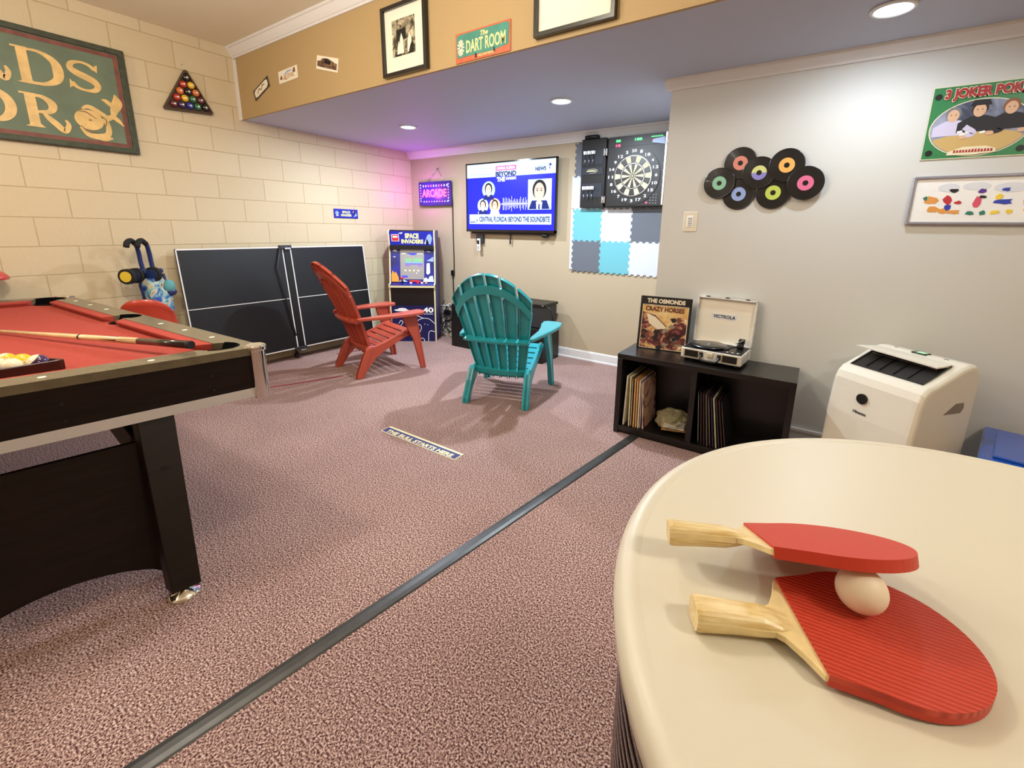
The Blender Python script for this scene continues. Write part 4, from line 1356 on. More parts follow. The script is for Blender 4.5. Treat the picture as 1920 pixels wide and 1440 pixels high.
# remote in its holder
t = thing('remote_control', 'white and black remote hanging under the left end of the television', 'remote', (-3.44, 4.10, 1.19))
mb = MB('dark_grey'); mb.span((-0.05, 0.0, 0.0), (0.05, 0.04, 0.095), bev=0.004); mb.build('holder', t)
mb = MB('white'); mb.span((-0.022, -0.02, -0.09), (0.022, 0.0, 0.05), bev=0.006); r_ = mb.build('body', t)
mb = MB('black')
mb.span((-0.016, -0.022, -0.015), (0.016, -0.02, 0.03))
for j in range(3): mb.span((-0.01, -0.022, -0.045 - j * 0.014), (0.01, -0.02, -0.038 - j * 0.014))
mb.build('buttons', r_)

# ------------------------------------------------------------------ interlocking foam tiles
mat('foam_teal', '#6cb4be', 0.85, bump=0.1, bscale=400); mat('foam_white', '#cfd2db', 0.85, bump=0.1, bscale=400); mat('foam_grey', '#666a72', 0.85, bump=0.1, bscale=400)
PX0, PZ0, PT = -2.222, 0.945, 0.311
def edge_pts(a, b, nrm, n=10, d=0.013):
    """points from a (inclusive) to b (exclusive) with square teeth; nrm = world direction of a tooth"""
    out = []
    for k in range(n):
        o = d if k % 2 == 0 else 0.0
        for t_ in (k / n, (k + 1) / n):
            p = (a[0] + (b[0] - a[0]) * t_ + nrm[0] * o, a[1] + (b[1] - a[1]) * t_ + nrm[1] * o)
            out.append(p)
    return out
def tile(col, row, m_, lb):
    x0, z0 = PX0 + col * PT, PZ0 + row * PT
    h = PT / 2
    t = thing('foam_tile', lb, 'foam tile', (x0 + h, YB, z0 + h), group='puzzle edged foam tiles under the dartboard')
    bottom = edge_pts((-h, -h), (h, -h), (0, -1))
    right = edge_pts((h, -h), (h, h), (1, 0))
    top = edge_pts((-h, h), (h, h), (0, -1))[::-1]
    left = edge_pts((-h, -h), (-h, h), (1, 0))[::-1]
    pts = []
    for p in bottom + right + top + left:
        if not pts or (abs(p[0] - pts[-1][0]) + abs(p[1] - pts[-1][1])) > 1e-5: pts.append(p)
    mb = MB(m_); mb.plate(pts, -0.012, -0.001); mb.build('pad', t)
L6 = {(0, 0): ('foam_grey', 'grey foam tile, bottom left of the tile panel'), (1, 0): ('foam_teal', 'light teal foam tile in the middle of the bottom row'), (2, 0): ('foam_white', 'white foam tile at the bottom right of the tile panel'),
      (0, 1): ('foam_teal', 'light teal foam tile at the left, just under the dartboard door'), (1, 1): ('foam_white', 'white foam tile just under the middle of the dartboard cabinet'), (2, 1): ('foam_grey', 'grey foam tile under the right part of the dartboard'),
      (0, 2): ('foam_white', 'white foam tile mostly hidden behind the open dartboard door, lower one'), (0, 3): ('foam_grey', 'grey foam tile mostly hidden behind the open dartboard door, upper one')}
for k_, (m_, lb) in L6.items(): tile(*k_, m_, lb)
# white edging strips on the left
mb = MB('foam_white')
for (z0, z1) in ((PZ0 + 0.01, PZ0 + PT), (PZ0 + PT, PZ0 + 2 * PT - 0.005), (PZ0 + 2 * PT, PZ0 + 3 * PT)):
    h = z1 - z0
    n = 10
    pts = [(-0.022, z0), (-0.022, z1)]
    for k in range(n - 1, -1, -1):
        o = 0.013 if k % 2 == 0 else 0.0
        pts += [(o, z0 + h * (k + 1) / n), (o, z0 + h * k / n)]
    mb.plate([(x + PX0 - 0.002, z) for x, z in pts], YB - 0.009, YB - 0.001)
o = mb.build('foam_edging'); tag(o, 'white toothed foam edging strip along the left of the tiles', 'foam edging')

# ------------------------------------------------------------------ dartboard cabinet
mat('board_cream', '#dccfa2', 0.6); mat('cab_black', '#08090c', 0.45); mat('led_green', '#3fe06a', 0.4, emit=2.0); mat('led_red', '#ff4060', 0.4, emit=2.2); mat('blue_white', '#9fb8e0', 0.4); mat('panel_steel', '#1d2530', 0.45)
t = thing('dartboard_cabinet', 'black electronic dartboard in an open cabinet above the foam tiles', 'dartboard', (-1.565, YB - 0.013, 1.875))
# local: board spans x -0.27..0.28, z -0.30..0.30
MB('cab_black').span((-0.275, -0.075, -0.305), (0.30, 0.0, 0.315), bev=0.006).build('case', t)
bd = MB('cab_black').span((-0.265, -0.082, -0.295), (0.265, -0.074, 0.31)).build('face_plate', t)
cx, cz = -0.012, -0.035
R0 = 0.182
ring = MB('cab_black'); ringplate(ring, cx, cz, 0.186, 0.25, -0.088, -0.080); ring.build('number_ring', bd)
mb = MB('black'); mb.plate(disc(cx, cz, 0.186, 48), -0.092, -0.08)
for k in range(20):
    a0 = PI / 2 - PI / 20 - k * PI / 10; a1 = a0 + PI / 10
    if k % 2 == 1: pass
    mb.use('board_cream' if k % 2 else 'black')
    g = 0.012
    for (r0, r1) in ((0.118, 0.168), (0.014, 0.100)):
        ringplate(mb, cx, cz, r0 * (R0 / 0.182), r1, -0.095, -0.092, a0 + (g if r0 > 0.1 else g * 2), a1 - (g if r0 > 0.1 else g * 2), 4)
mb.use('steel'); ringplate(mb, cx, cz, 0.107, 0.1105, -0.096, -0.092); ringplate(mb, cx, cz, 0.172, 0.175, -0.096, -0.092)
mb.use('white'); mb.plate(disc(cx, cz, 0.007, 14), -0.097, -0.092)
mb.build('dartboard', bd)
for k, nmb in enumerate((20, 1, 18, 4, 13, 6, 10, 15, 2, 17, 3, 19, 7, 16, 8, 11, 14, 9, 12, 5)):
    a = PI / 2 - k * PI / 10
    x, z = cx + 0.216 * math.cos(a), cz + 0.216 * math.sin(a)
    w_ = 0.012 * len(str(nmb))
    text(str(nmb), (x - w_, z - 0.013, x + w_, z + 0.013), 'white', bd, y=-0.088, bold=0.02, name='number')
dp = MB('cab_black').span((-0.255, -0.086, 0.225), (0.262, -0.082, 0.305)).build('score_display', t)
for (x, z, m_, s_) in ((-0.17, 0.275, 'led_green', '88'), (0.02, 0.275, 'led_green', '188'), (-0.17, 0.235, 'led_red', '18'), (0.17, 0.25, 'led_red', '88')):
    text(s_, (x - 0.022 * len(s_) / 2, z - 0.011, x + 0.022 * len(s_) / 2, z + 0.011), m_, dp, y=-0.087, bold=0.03)
mb = MB('led_green')
for k in range(9): mb.plate(rect(0.135 + k * 0.012, 0.281, 0.143 + k * 0.012, 0.287 + 0.004 * (k % 2)), -0.087, -0.086)
mb.build('display_marks', dp)
mb = MB('grey')
for i in range(3):
    for j in range(4): mb.plate(disc(0.165 + i * 0.026, -0.275 + j * 0.024, 0.006, 8), -0.087, -0.082)
mb.use('led_red').plate(disc(0.13, -0.27, 0.008, 10), -0.087, -0.082)
mb.build('keypad', bd)
for z in (0.19, -0.235):
    mb = MB('steel'); mb.span((-0.31, -0.09, z - 0.03), (-0.275, -0.078, z + 0.03)); mb.cyl((-0.292, -0.093, z - 0.03), (-0.292, -0.093, z + 0.03), 0.005, n=8); mb.build('hinge', t)
# left door, swung open flat
ld = MB('cab_black').span((-0.555, -0.06, -0.305), (-0.30, -0.015, 0.325), bev=0.006).build('door', t, label='open left door with dart holders')
mb = MB('panel_steel'); mb.span((-0.535, -0.064, 0.09), (-0.325, -0.06, 0.22)); mb.span((-0.535, -0.064, -0.21), (-0.325, -0.06, -0.08)); mb.span((-0.54, -0.066, 0.0), (-0.32, -0.06, 0.065)); mb.build('door_panel', ld)
mb = MB('board_cream'); stroke(mb, [(-0.49, 0.032), (-0.43, 0.034), (-0.39, 0.032)], [0.008, 0.012, 0.006], -0.0675, -0.066); stroke(mb, [(-0.48, 0.047), (-0.41, 0.05), (-0.375, 0.034), (-0.41, 0.016), (-0.46, 0.015)], [0.002, 0.003, 0.003, 0.003, 0.002], -0.0675, -0.066); mb.build('door_emblem', ld)
mb = MB('black'); mb.lathe([(0.075, 0.0), (0.075, 0.06), (0.0001, 0.06)], n=24, M=Matrix.Translation((-0.46, -0.04, 0.325)) @ Matrix.Diagonal((1, 0.5, 0.5, 1)))
mb.build('door_cap', ld)
for zc in (0.20, -0.12):
    for i in range(3):
        x = -0.50 + i * 0.042
        d = thing('dart', 'steel dart in the %s row of the open dartboard door' % ('upper' if zc > 0 else 'lower'), 'dart', (-1.565 + x, YB - 0.013 - 0.09, 1.875 + zc), group='darts in the %s row of the cabinet door' % ('upper' if zc > 0 else 'lower'))
        mb = MB('white'); 
        for a in range(2):
            M_ = Matrix.Rotation(PI / 2 * a + 0.6, 4, 'Z')
            mb.raw([(-0.016, 0, -0.018), (0.016, 0, -0.018), (0.018, 0, 0.012), (-0.018, 0, 0.012), (-0.016, 0.001, -0.018), (0.016, 0.001, -0.018), (0.018, 0.001, 0.012), (-0.018, 0.001, 0.012)], [(0, 1, 2, 3), (7, 6, 5, 4), (0, 4, 5, 1), (1, 5, 6, 2), (2, 6, 7, 3), (3, 7, 4, 0)], M=M_)
        mb.build('flight', d)
        MB('black').cyl((0, 0, -0.01), (0, 0, -0.055), 0.003, n=8).build('shaft', d)
        MB('steel').cyl((0, 0, -0.055), (0, 0, -0.10), 0.005, 0.004, n=10).build('barrel', d)
        MB('panel_steel').cyl((0, 0.0, -0.10), (0, 0, -0.125), 0.002, 0.0006, n=6).build('point', d)
mb = MB('cab_black').raw([(0.30, -0.015, -0.305), (0.30, -0.015, 0.315), (0.33, -0.20, 0.315), (0.33, -0.20, -0.305), (0.34, -0.015, -0.305), (0.34, -0.015, 0.315), (0.37, -0.20, 0.315), (0.37, -0.20, -0.305)],
    [(0, 1, 2, 3), (7, 6, 5, 4), (0, 4, 5, 1), (1, 5, 6, 2), (2, 6, 7, 3), (3, 7, 4, 0)])
rd = mb.build('door', t, label='right door standing half open')
mb = MB('blue_white'); mb.plate([(0.15, 0.235), (0.16, 0.262), (0.26, 0.275), (0.265, 0.215)], -0.10, -0.088); mb.use('steel').span((0.268, -0.10, -0.29), (0.282, -0.086, 0.31)); mb.use('white').span((0.275, -0.12, 0.215), (0.297, -0.09, 0.24))
mb.build('latch_bar', t)
# ------------------------------------------------------------------ big painted sign on the block wall
mat('sign_green', '#66755e', 0.6, var=0.12, vscale=5); mat('sign_frame', '#3a3f2c', 0.55, var=0.25, vscale=25); mat('sign_maroon', '#7a4438', 0.6, var=0.2, vscale=20)
mat('gold_leaf', '#dcb873', 0.45, var=0.12, vscale=18); mat('gold_dark', '#8a6a34', 0.5)
t = thing('painted_sign', 'large green painted sign with gold letters on the block wall, cut by the left edge', 'sign', (XL, 0.5, 2.235), LEFTWALL)
# local x = y - 0.5, z = z - 2.235 ; board runs from -0.60 to 0.868
BX0, BX1, BZ0, BZ1 = -0.62, 0.862, -0.363, 0.363
MB('sign_green').span((BX0 + 0.03, -0.022, BZ0 + 0.03), (BX1 - 0.03, -0.002, BZ1 - 0.03)).build('board', t)
mb = MB('sign_frame')
fw = 0.038
border(mb, BX0, BZ0, BX1, BZ1, fw, -0.038, -0.002)
mb.build('frame', t, bevel=0.006)
mb = MB('sign_maroon')
g, h = 0.042, 0.026
border(mb, BX0 + g, BZ0 + g, BX1 - g, BZ1 - g, h, -0.0235, -0.022)
mb.build('painted_border', t)
A, B_ = -0.026, -0.022
# D: outer bowl, stem, serifs
mb = MB('gold_leaf')
X = lambda y: y - 0.5
Zz = lambda z: z - 2.235
def seg(pts, wd, k=6): stroke(mb, [(X(a), Zz(b)) for a, b in pts], wd, A, B_, k)
def SP(pts): return [(X(a), Zz(b)) for a, b in pts]
def stem(y, z0, z1, wd, ser=0.035, y2=None):
    mb.plate([(X(y) - wd / 2, Zz(z0)), (X(y) + wd / 2, Zz(z0)), (X(y) + wd / 2, Zz(z1)), (X(y) - wd / 2, Zz(z1))], A, B_)
    for z in (z0, z1):
        mb.plate([(X(y) - wd / 2 - ser, Zz(z) - 0.006), (X(y) + wd / 2 + ser, Zz(z) - 0.006), (X(y) + wd / 2, Zz(z) + (0.018 if z == z0 else 0.006)), (X(y) + wd / 2 + (ser if z == z1 else 0), Zz(z) + 0.006), (X(y) - wd / 2 - (ser if z == z1 else 0), Zz(z) + 0.006)], A - 0.0005, B_)
def glyph_D(y, z0, z1, w_):
    stem(y + 0.035, z0, z1, 0.05, 0.022)
    zm = (z0 + z1) / 2
    seg([(y + 0.05, z1 - 0.004), (y + 0.55 * w_, z1 - 0.006), (y + w_ - 0.035, z1 - 0.045), (y + w_ - 0.02, zm), (y + w_ - 0.035, z0 + 0.045), (y + 0.55 * w_, z0 + 0.008), (y + 0.05, z0 + 0.004)], [0.014, 0.02, 0.042, 0.055, 0.042, 0.022, 0.014])
def glyph_S(y, z0, z1, w_):
    h_ = z1 - z0
    P_ = [(0.86, 0.80), (0.68, 0.93), (0.42, 0.96), (0.18, 0.87), (0.13, 0.70), (0.30, 0.575), (0.55, 0.485), (0.79, 0.38), (0.88, 0.22), (0.76, 0.07), (0.50, 0.03), (0.26, 0.08), (0.10, 0.21)]
    seg([(y + a * w_, z0 + b * h_) for a, b in P_], [0.024, 0.018, 0.016, 0.028, 0.036, 0.042, 0.044, 0.042, 0.036, 0.028, 0.016, 0.02, 0.03], 5)
    mb.plate(SP([(y + 0.80 * w_, z0 + 0.80 * h_), (y + 0.93 * w_, z0 + 0.70 * h_), (y + 0.97 * w_, z0 + 0.98 * h_), (y + 0.88 * w_, z0 + 0.93 * h_)]), A, B_)
    mb.plate(SP([(y + 0.02 * w_, z0 + 0.02 * h_), (y + 0.10 * w_, z0 + 0.08 * h_), (y + 0.19 * w_, z0 + 0.17 * h_), (y + 0.05 * w_, z0 + 0.33 * h_)]), A, B_)
def glyph_R(y, z0, z1, w_, mb_=None):
    stem(y + 0.05, z0, z1, 0.052, 0.022)
    h_ = z1 - z0
    seg([(y + 0.06, z1 - 0.004), (y + 0.6 * w_, z1 - 0.01), (y + w_ * 0.8, z1 - 0.05), (y + w_ * 0.7, z0 + h_ * 0.52), (y + 0.06, z0 + h_ * 0.46)], [0.014, 0.026, 0.045, 0.03, 0.012])
    seg([(y + 0.10, z0 + h_ * 0.46), (y + w_ * 0.65, z0 + h_ * 0.30), (y + w_ * 0.8, z0 + 0.03), (y + w_ * 1.0, z0 - 0.01), (y + w_ * 1.13, z0 + 0.03), (y + w_ * 1.08, z0 + 0.065)], [0.014, 0.032, 0.038, 0.034, 0.026, 0.012])
def glyph_O(y, z0, z1, w_):
    zm = (z0 + z1) / 2
    pts = [(y + w_ / 2 + (w_ / 2 - 0.022) * math.cos(a), zm + (z1 - z0) / 2 * 0.94 * math.sin(a)) for a in [2 * PI * i / 12 + PI / 2 for i in range(13)]]
    seg(pts, [0.016 + 0.036 * abs(math.cos(2 * PI * i / 12 + PI / 2)) for i in range(13)])
glyph_D(0.79, 2.255, 2.465, 0.215); glyph_S(1.028, 2.268, 2.462, 0.175)
glyph_O(0.52, 1.985, 2.185, 0.225)
lt = mb.build('gold_lettering', t)
mb = MB('gold_dark')
mb.use('gold_leaf'); glyph_R(0.77, 1.985, 2.185, 0.19)
glyph_R(0.565, 2.265, 2.465, 0.16)
mb.build('gold_lettering', t, label='more worn gold letter R')
mb = MB('gold_leaf')
mb.plate([(p[0], p[1]) for p in SP([(1.10 + 0.078 * math.cos(a), 2.075 + 0.068 * math.sin(a)) for a in [2 * PI * i / 24 for i in range(24)]])], A, B_)
seg([(1.07, 2.145), (1.11, 2.165), (1.17, 2.13), (1.215, 2.10)], [0.012, 0.028, 0.034, 0.028])
seg([(1.19, 2.09), (1.235, 2.12), (1.25, 2.165), (1.275, 2.225), (1.268, 2.28)], [0.03, 0.024, 0.045, 0.06, 0.008])
seg([(1.24, 2.20), (1.21, 2.225), (1.188, 2.228)], [0.03, 0.024, 0.008])
seg([(1.20, 2.10), (1.235, 2.12), (1.265, 2.10), (1.292, 2.066)], [0.03, 0.03, 0.028, 0.006])
seg([(1.045, 2.02), (1.08, 1.975), (1.14, 1.968), (1.19, 1.99), (1.20, 2.05), (1.18, 2.10)], [0.012, 0.03, 0.04, 0.036, 0.03, 0.03])
seg([(1.12, 1.965), (1.165, 1.955), (1.215, 1.968)], [0.02, 0.026, 0.014])
mb.use('gold_dark')
mb.plate([(p[0], p[1]) for p in SP([(1.105 + 0.009 * math.cos(a), 2.075 + 0.006 * math.sin(a)) for a in [2 * PI * i / 10 for i in range(10)]])], A - 0.001, A)
q = [(1.05, 2.125), (1.09, 2.125), (1.14, 2.09)]
stroke(mb, SP(q), [0.004, 0.008, 0.004], A - 0.001, A); stroke(mb, SP([(1.05, 2.03), (1.08, 1.995), (1.135, 1.998)]), [0.004, 0.008, 0.004], A - 0.001, A)
stroke(mb, SP([(1.165, 2.12), (1.195, 2.085), (1.175, 2.02)]), [0.004, 0.007, 0.003], A - 0.001, A)
mb.build('scroll_ornament', t)

# ------------------------------------------------------------------ framed triangle of billiard balls on the block wall
t = thing('billiard_wall_rack', 'triangular brown wall plaque holding rows of small billiard balls', 'wall decoration', (XL, 1.742, 2.26), LEFTWALL)
mat('plaque_brown', '#4a3524', 0.5, var=0.15, vscale=20)
tri = [(-0.185, -0.012), (0.185, 0.012), (0.012, 0.335)]
def rtri(tr_, k, e=0.0):
    c = (sum(p[0] for p in tr_) / 3, sum(p[1] for p in tr_) / 3)
    out = []
    for i, p in enumerate(tr_):
        a, b = tr_[i - 1], tr_[(i + 1) % 3]
        for q, t_ in ((a, 0.05), (b, 0.05)):
            x = p[0] + (q[0] - p[0]) * t_; z = p[1] + (q[1] - p[1]) * t_
            out.append((c[0] + (x - c[0]) * k, c[1] + (z - c[1]) * k))
    return out
mb = MB('plaque_brown'); mb.plate(rtri(tri, 1.0), -0.012, -0.001)
o, i_ = rtri(tri, 1.0), rtri(tri, 0.90)
vs = [(x, y, z) for y in (-0.012, -0.032) for ring_ in (o, i_) for x, z in ring_]
n = 6
fs = []
for i in range(n):
    j = (i + 1) % n
    fs += [(2 * n + i, 2 * n + j, 3 * n + j, 3 * n + i), (i, j, 2 * n + j, 2 * n + i), (n + i, 3 * n + i, 3 * n + j, n + j)]
mb.raw(vs, fs); mb.build('tray', t)
MB('steel').cyl((0.0, -0.004, 0.36), (0.0, -0.001, 0.36), 0.005, n=8).build('nail', t)
cols = [['black'], ['red', 'yellow'], ['orange', 'black', 'orange'], ['red', 'yellow', 'green', 'maroon'], ['maroon', 'purple', 'blue', 'green', 'black']]
for r_, row in enumerate(cols):
    for k, c_ in enumerate(row):
        x = 0.01 + (k - r_ / 2) * 0.056; z = 0.262 - r_ * 0.053 + (k - r_ / 2) * 0.004
        mb = MB('ball_' + c_); mb.ball((x, -0.026, z), 0.0265, n=12, sc=(1, 0.7, 1)); b_ = mb.build('ball', t)
        mb = MB('white'); mb.lathe([(0.0001, 0.0195), (0.006, 0.019), (0.008, 0.0178)], n=12, M=Matrix.Translation((x + 0.002, -0.026, z)) @ Matrix.Rotation(PI / 2, 4, 'X')); mb.build('number_spot', b_)
# little blue game plaque
mat('print_blue', '#1f2a9e', 0.4)
t = thing('game_plaque', 'small dark blue plaque with yellow lettering on the block wall', 'plaque', (XL, 3.155, 1.494), LEFTWALL)
MB('print_blue').span((-0.152, -0.008, -0.05), (0.152, -0.001, 0.05), bev=0.002).build('plate', t)
text('SPACE', (-0.05, 0.004, 0.05, 0.03), 'title_yellow', t, y=-0.0082, bold=0.04)
text('INVADERS', (-0.065, -0.03, 0.065, -0.004), 'title_yellow', t, y=-0.0082, bold=0.04)
mb = MB('pale_blue_print'); mb.plate(disc(-0.115, 0.005, 0.022, 12), -0.0095, -0.008); mb.plate([(0.09, -0.035), (0.13, 0.02), (0.12, 0.035), (0.14, -0.02)], -0.0095, -0.008); mb.use('white').plate([(-0.13, -0.03), (-0.09, -0.02), (-0.12, -0.015)], -0.0095, -0.008)
mb.use('orange_print').plate([(0.08, 0.02), (0.095, 0.035), (0.1, 0.01)], -0.0095, -0.008); mb.build('print', t)

# ------------------------------------------------------------------ pictures and signs on the soffit
picture_material('old_photo', ['#15130f', '#4b4436', '#a89c80', '#e0d5b4'], 22, 0.3)
picture_material('old_photo_grey', ['#161616', '#555552', '#b5b2a6', '#e4e0d2'], 20, 0.3)
mat('mat_board', '#efe8d2', 0.6); mat('frame_black', '#15110e', 0.25, coat=0.4); mat('photo_back', '#8f846b', 0.6)


def soffit_frame(x0, x1, z0, z1, lb, pm, mw, pic, dep=0.032):
    cx_, cz_ = (x0 + x1) / 2, (z0 + z1) / 2
    t = thing('picture_frame', lb, 'picture', (cx_, YS, cz_), group='black framed photographs on the soffit')
    hx, hz = (x1 - x0) / 2, (z1 - z0) / 2
    f_ = 0.022
    mb = MB('frame_black')
    border(mb, -hx, -hz, hx, hz, f_, -dep, -0.001)
    mb.build('frame', t, bevel=0.002)
    MB('mat_board').span((-hx + f_ - 0.002, -0.014, -hz + f_ - 0.002), (hx - f_ + 0.002, -0.003, hz - f_ + 0.002)).build('mat', t)
    ph = MB(pm).plate(rect(*pic), -0.0165, -0.014).build('photograph', t)
    # dark and pale figures of the print
    w_, h_ = pic[2] - pic[0], pic[3] - pic[1]
    mb = MB('black'); mb.plate(rect(pic[0] + 0.2 * w_, pic[1] + 0.42 * h_, pic[0] + 0.62 * w_, pic[1] + 0.72 * h_), -0.0172, -0.0165)
    mb.use('mat_board')
    for (u, v, s_) in ((0.42, 0.45, 0.10), (0.78, 0.40, 0.11), (0.3, 0.25, 0.09)):
        mb.plate([(pic[0] + (u - s_) * w_, pic[1] + 0.05 * h_), (pic[0] + (u + s_) * w_, pic[1] + 0.05 * h_), (pic[0] + (u + s_ * 0.7) * w_, pic[1] + v * h_), (pic[0] + u * w_, pic[1] + (v + 0.16) * h_), (pic[0] + (u - s_ * 0.7) * w_, pic[1] + v * h_)], -0.0178, -0.0172)
    mb.use('black').plate([(pic[0] + 0.72 * w_, pic[1]), (pic[0] + 0.95 * w_, pic[1]), (pic[0] + 0.9 * w_, pic[1] + 0.35 * h_), (pic[0] + 0.8 * w_, pic[1] + 0.2 * h_)], -0.0184, -0.0178)
    mb.build('print', ph)


soffit_frame(-2.585, -2.185, 2.30, 2.70, 'black framed picture of white figures on dark, left one on the soffit', 'old_photo', 0.1, (-0.11, -0.09, 0.095, 0.115))
soffit_frame(-1.41, -0.965, 2.305, 2.72, 'black framed old photograph at the top edge, right one on the soffit', 'old_photo_grey', 0.1, (-0.145, -0.03, 0.145, 0.15))
# dart room sign
mat('sign_orange', '#c9603a', 0.45, var=0.1, vscale=30); mat('sign_teal', '#3f8a78', 0.45, var=0.12, vscale=12); mat('sign_yellow', '#efe29a', 0.45)
t = thing('dart_room_sign', 'green and orange metal sign reading The Dart Room on the soffit', 'sign', (-1.768, YS, 2.362))
MB('sign_orange').span((-0.197, -0.006, -0.077), (0.197, -0.001, 0.077), bev=0.002).build('plate', t)
MB('sign_teal').plate([(-0.185, -0.05), (-0.03, -0.05), (0.07, -0.052), (0.185, -0.04), (0.188, 0.058), (0.175, 0.068), (-0.175, 0.068), (-0.188, 0.055)], -0.0072, -0.006).build('green_field', t)
text('DART ROOM', (-0.115, -0.035, 0.165, 0.03), 'sign_yellow', t, y=-0.0075, bold=0.02)
text('The', (-0.01, 0.035, 0.045, 0.06), 'sign_yellow', t, y=-0.0075, bold=0.03, shear=0.3)
text('WELCOME FRIENDS', (-0.03, -0.066, 0.09, -0.054), 'sign_yellow', t, y=-0.0075, bold=0.02)
mb = MB('black'); mb.span((-0.05, -0.0085, -0.068), (-0.04, -0.006, -0.045)); mb.span((0.082, -0.0085, -0.06), (0.092, -0.006, -0.038))
mb.use('offwhite')
for k in range(12):
    a = 2 * PI * k / 12
    c, s_ = math.cos(a), math.sin(a)
    mb.plate([(-0.155 + 0.006 * c - 0.002 * s_, 0.0 + 0.006 * s_ + 0.002 * c), (-0.155 + 0.026 * c - 0.005 * s_, 0.042 * s_ + 0.005 * c), (-0.155 + 0.026 * c + 0.005 * s_, 0.042 * s_ - 0.005 * c), (-0.155 + 0.006 * c + 0.002 * s_, 0.006 * s_ - 0.002 * c)], -0.0085, -0.0072)
mb.build('starburst', t)
# three small tilted cards near the corner
picture_material('card_print', ['#7a3a2e', '#c79a80', '#e8dcc0', '#9aa05a'], 40)
picture_material('card_dark_print', ['#1e1512', '#4a3428', '#7a5a44', '#b59a70'], 30)
for k, (c, w_, h_, tilt, m_, lb) in enumerate((((-4.185, 2.478), 0.27, 0.085, 0.32, 'dark', 'small dark edged card tilted upwards, nearest the corner of the soffit'),
                                               ((-3.757, 2.517), 0.275, 0.09, 0.03, 'light', 'small white card with reddish print on the soffit, middle one of three'),
                                               ((-3.227, 2.505), 0.265, 0.09, -0.26, 'brown', 'small white card with dark brown print on the soffit, right one of three'))):
    t = thing('small_card', lb, 'card', (c[0], YS, c[1]), group='three small cards on the soffit')
    t.rotation_euler = (0, -tilt, 0)
    cd_ = MB('frame_black' if m_ == 'dark' else 'mat_board').span((-w_ / 2, -0.004, -h_ / 2), (w_ / 2, -0.001, h_ / 2)).build('card', t)
    if m_ == 'dark':
        mb = MB('mat_board'); mb.plate([(-0.115, -0.02), (-0.09, -0.03), (0.09, -0.03), (0.115, -0.015), (0.115, 0.02), (0.09, 0.03), (-0.09, 0.03), (-0.115, 0.02)], -0.005, -0.004)
        mb.use('gold_dark'); stroke(mb, [(-0.07, -0.01), (-0.03, 0.012), (0.0, -0.008), (0.03, 0.014), (0.07, 0.005)], [0.008, 0.01, 0.008, 0.01, 0.006], -0.006, -0.005)
    elif m_ == 'light':
        mb = MB('card_print'); mb.plate([(-0.10, -0.02), (-0.03, -0.032), (0.03, -0.02), (0.09, -0.025), (0.085, 0.005), (0.0, 0.012), (-0.06, 0.0)], -0.005, -0.004)
        mb.use('sign_maroon'); mb.plate([(0.07, 0.0), (0.11, 0.005), (0.105, 0.035), (0.085, 0.035)], -0.005, -0.004); mb.plate([(-0.12, -0.015), (-0.09, -0.02), (-0.085, 0.008), (-0.105, 0.005)], -0.005, -0.004)
        mb.use('pale_blue_print'); stroke(mb, [(-0.06, 0.008), (0.0, 0.024), (0.06, 0.025)], [0.004, 0.01, 0.005], -0.0055, -0.004)
    else:
        mb = MB('card_dark_print'); mb.plate([(-0.12, -0.025), (0.0, -0.03), (0.12, -0.032), (0.12, 0.01), (0.09, 0.012), (0.05, 0.025), (0.0, 0.034), (-0.06, 0.03), (-0.08, 0.015), (-0.12, 0.01)], -0.005, -0.004)
        mb.use('black').plate([(-0.035, 0.0), (0.045, -0.004), (0.05, 0.02), (-0.03, 0.026)], -0.006, -0.005)
    mb.build('print', cd_)

# ------------------------------------------------------------------ records on the wall
mat('vinyl', '#121114', 0.28, coat=0.25)
RECS = [(-0.628, 1.650, 'green', '#8fc7a6', 'mint green', 0.020, 'far left of the cluster'), (-0.521, 1.762, 'salmon', '#e08c7c', 'salmon pink', 0.013, 'upper left of the cluster'),
        (-0.512, 1.583, 'blue', '#97ade0', 'pale blue', 0.008, 'lower left of the cluster'), (-0.411, 1.700, 'multi', '#d6d98a', 'yellow and lilac', 0.023, 'middle of the cluster'),
        (-0.272, 1.733, 'orange', '#f0b35c', 'orange', 0.029, 'upper right of the cluster'), (-0.325, 1.585, 'lime', '#c3d25a', 'lime green', 0.014, 'bottom of the cluster'), (-0.167, 1.631, 'pink', '#df6f93', 'hot pink', 0.035, 'far right of the cluster')]
for (x, z, nm, h_, words, off, where) in RECS:
    mat('label_' + nm, h_, 0.45)
    t = thing('vinyl_record', 'black vinyl record with %s label on the wall, %s' % (words, where), 'record', (x, YR - off, z), group='seven vinyl records on the wall')
    r = 0.0915
    mb = MB('vinyl')
    prof = [(0.0135, 0.0), (0.0135, 0.0012)]
    rr = 0.042
    prof = [(0.014, 0), (0.014, 0.0022), (0.040, 0.0022)]
    while rr < r - 0.006:
        prof += [(rr, 0.0022), (rr + 0.0018, 0.0017), (rr + 0.0036, 0.0022)]; rr += 0.0045
    prof += [(r - 0.003, 0.0026), (r, 0.0016), (r, 0.0004), (r - 0.002, 0), (0.014, 0)]
    mb.lathe(prof, n=56, M=Matrix.Rotation(PI / 2, 4, 'X'))
    mb.build('disc', t)
    mb = MB('label_' + nm); ringplate(mb, 0, 0, 0.0145, 0.0405, -0.0032, -0.0022, n=40)
    if nm == 'multi':
        mat('label_lilac', '#8f8ad0', 0.4); mb.use('label_lilac'); ringplate(mb, 0, 0, 0.0145, 0.0407, -0.0036, -0.0024, PI * 1.0, PI * 2.0, n=24)
    mb.build('paper_label', t)
    MB('black').cyl((0, -0.0005, 0), (0, off - 0.001, 0), 0.006, n=10).build('wall_pin', t)

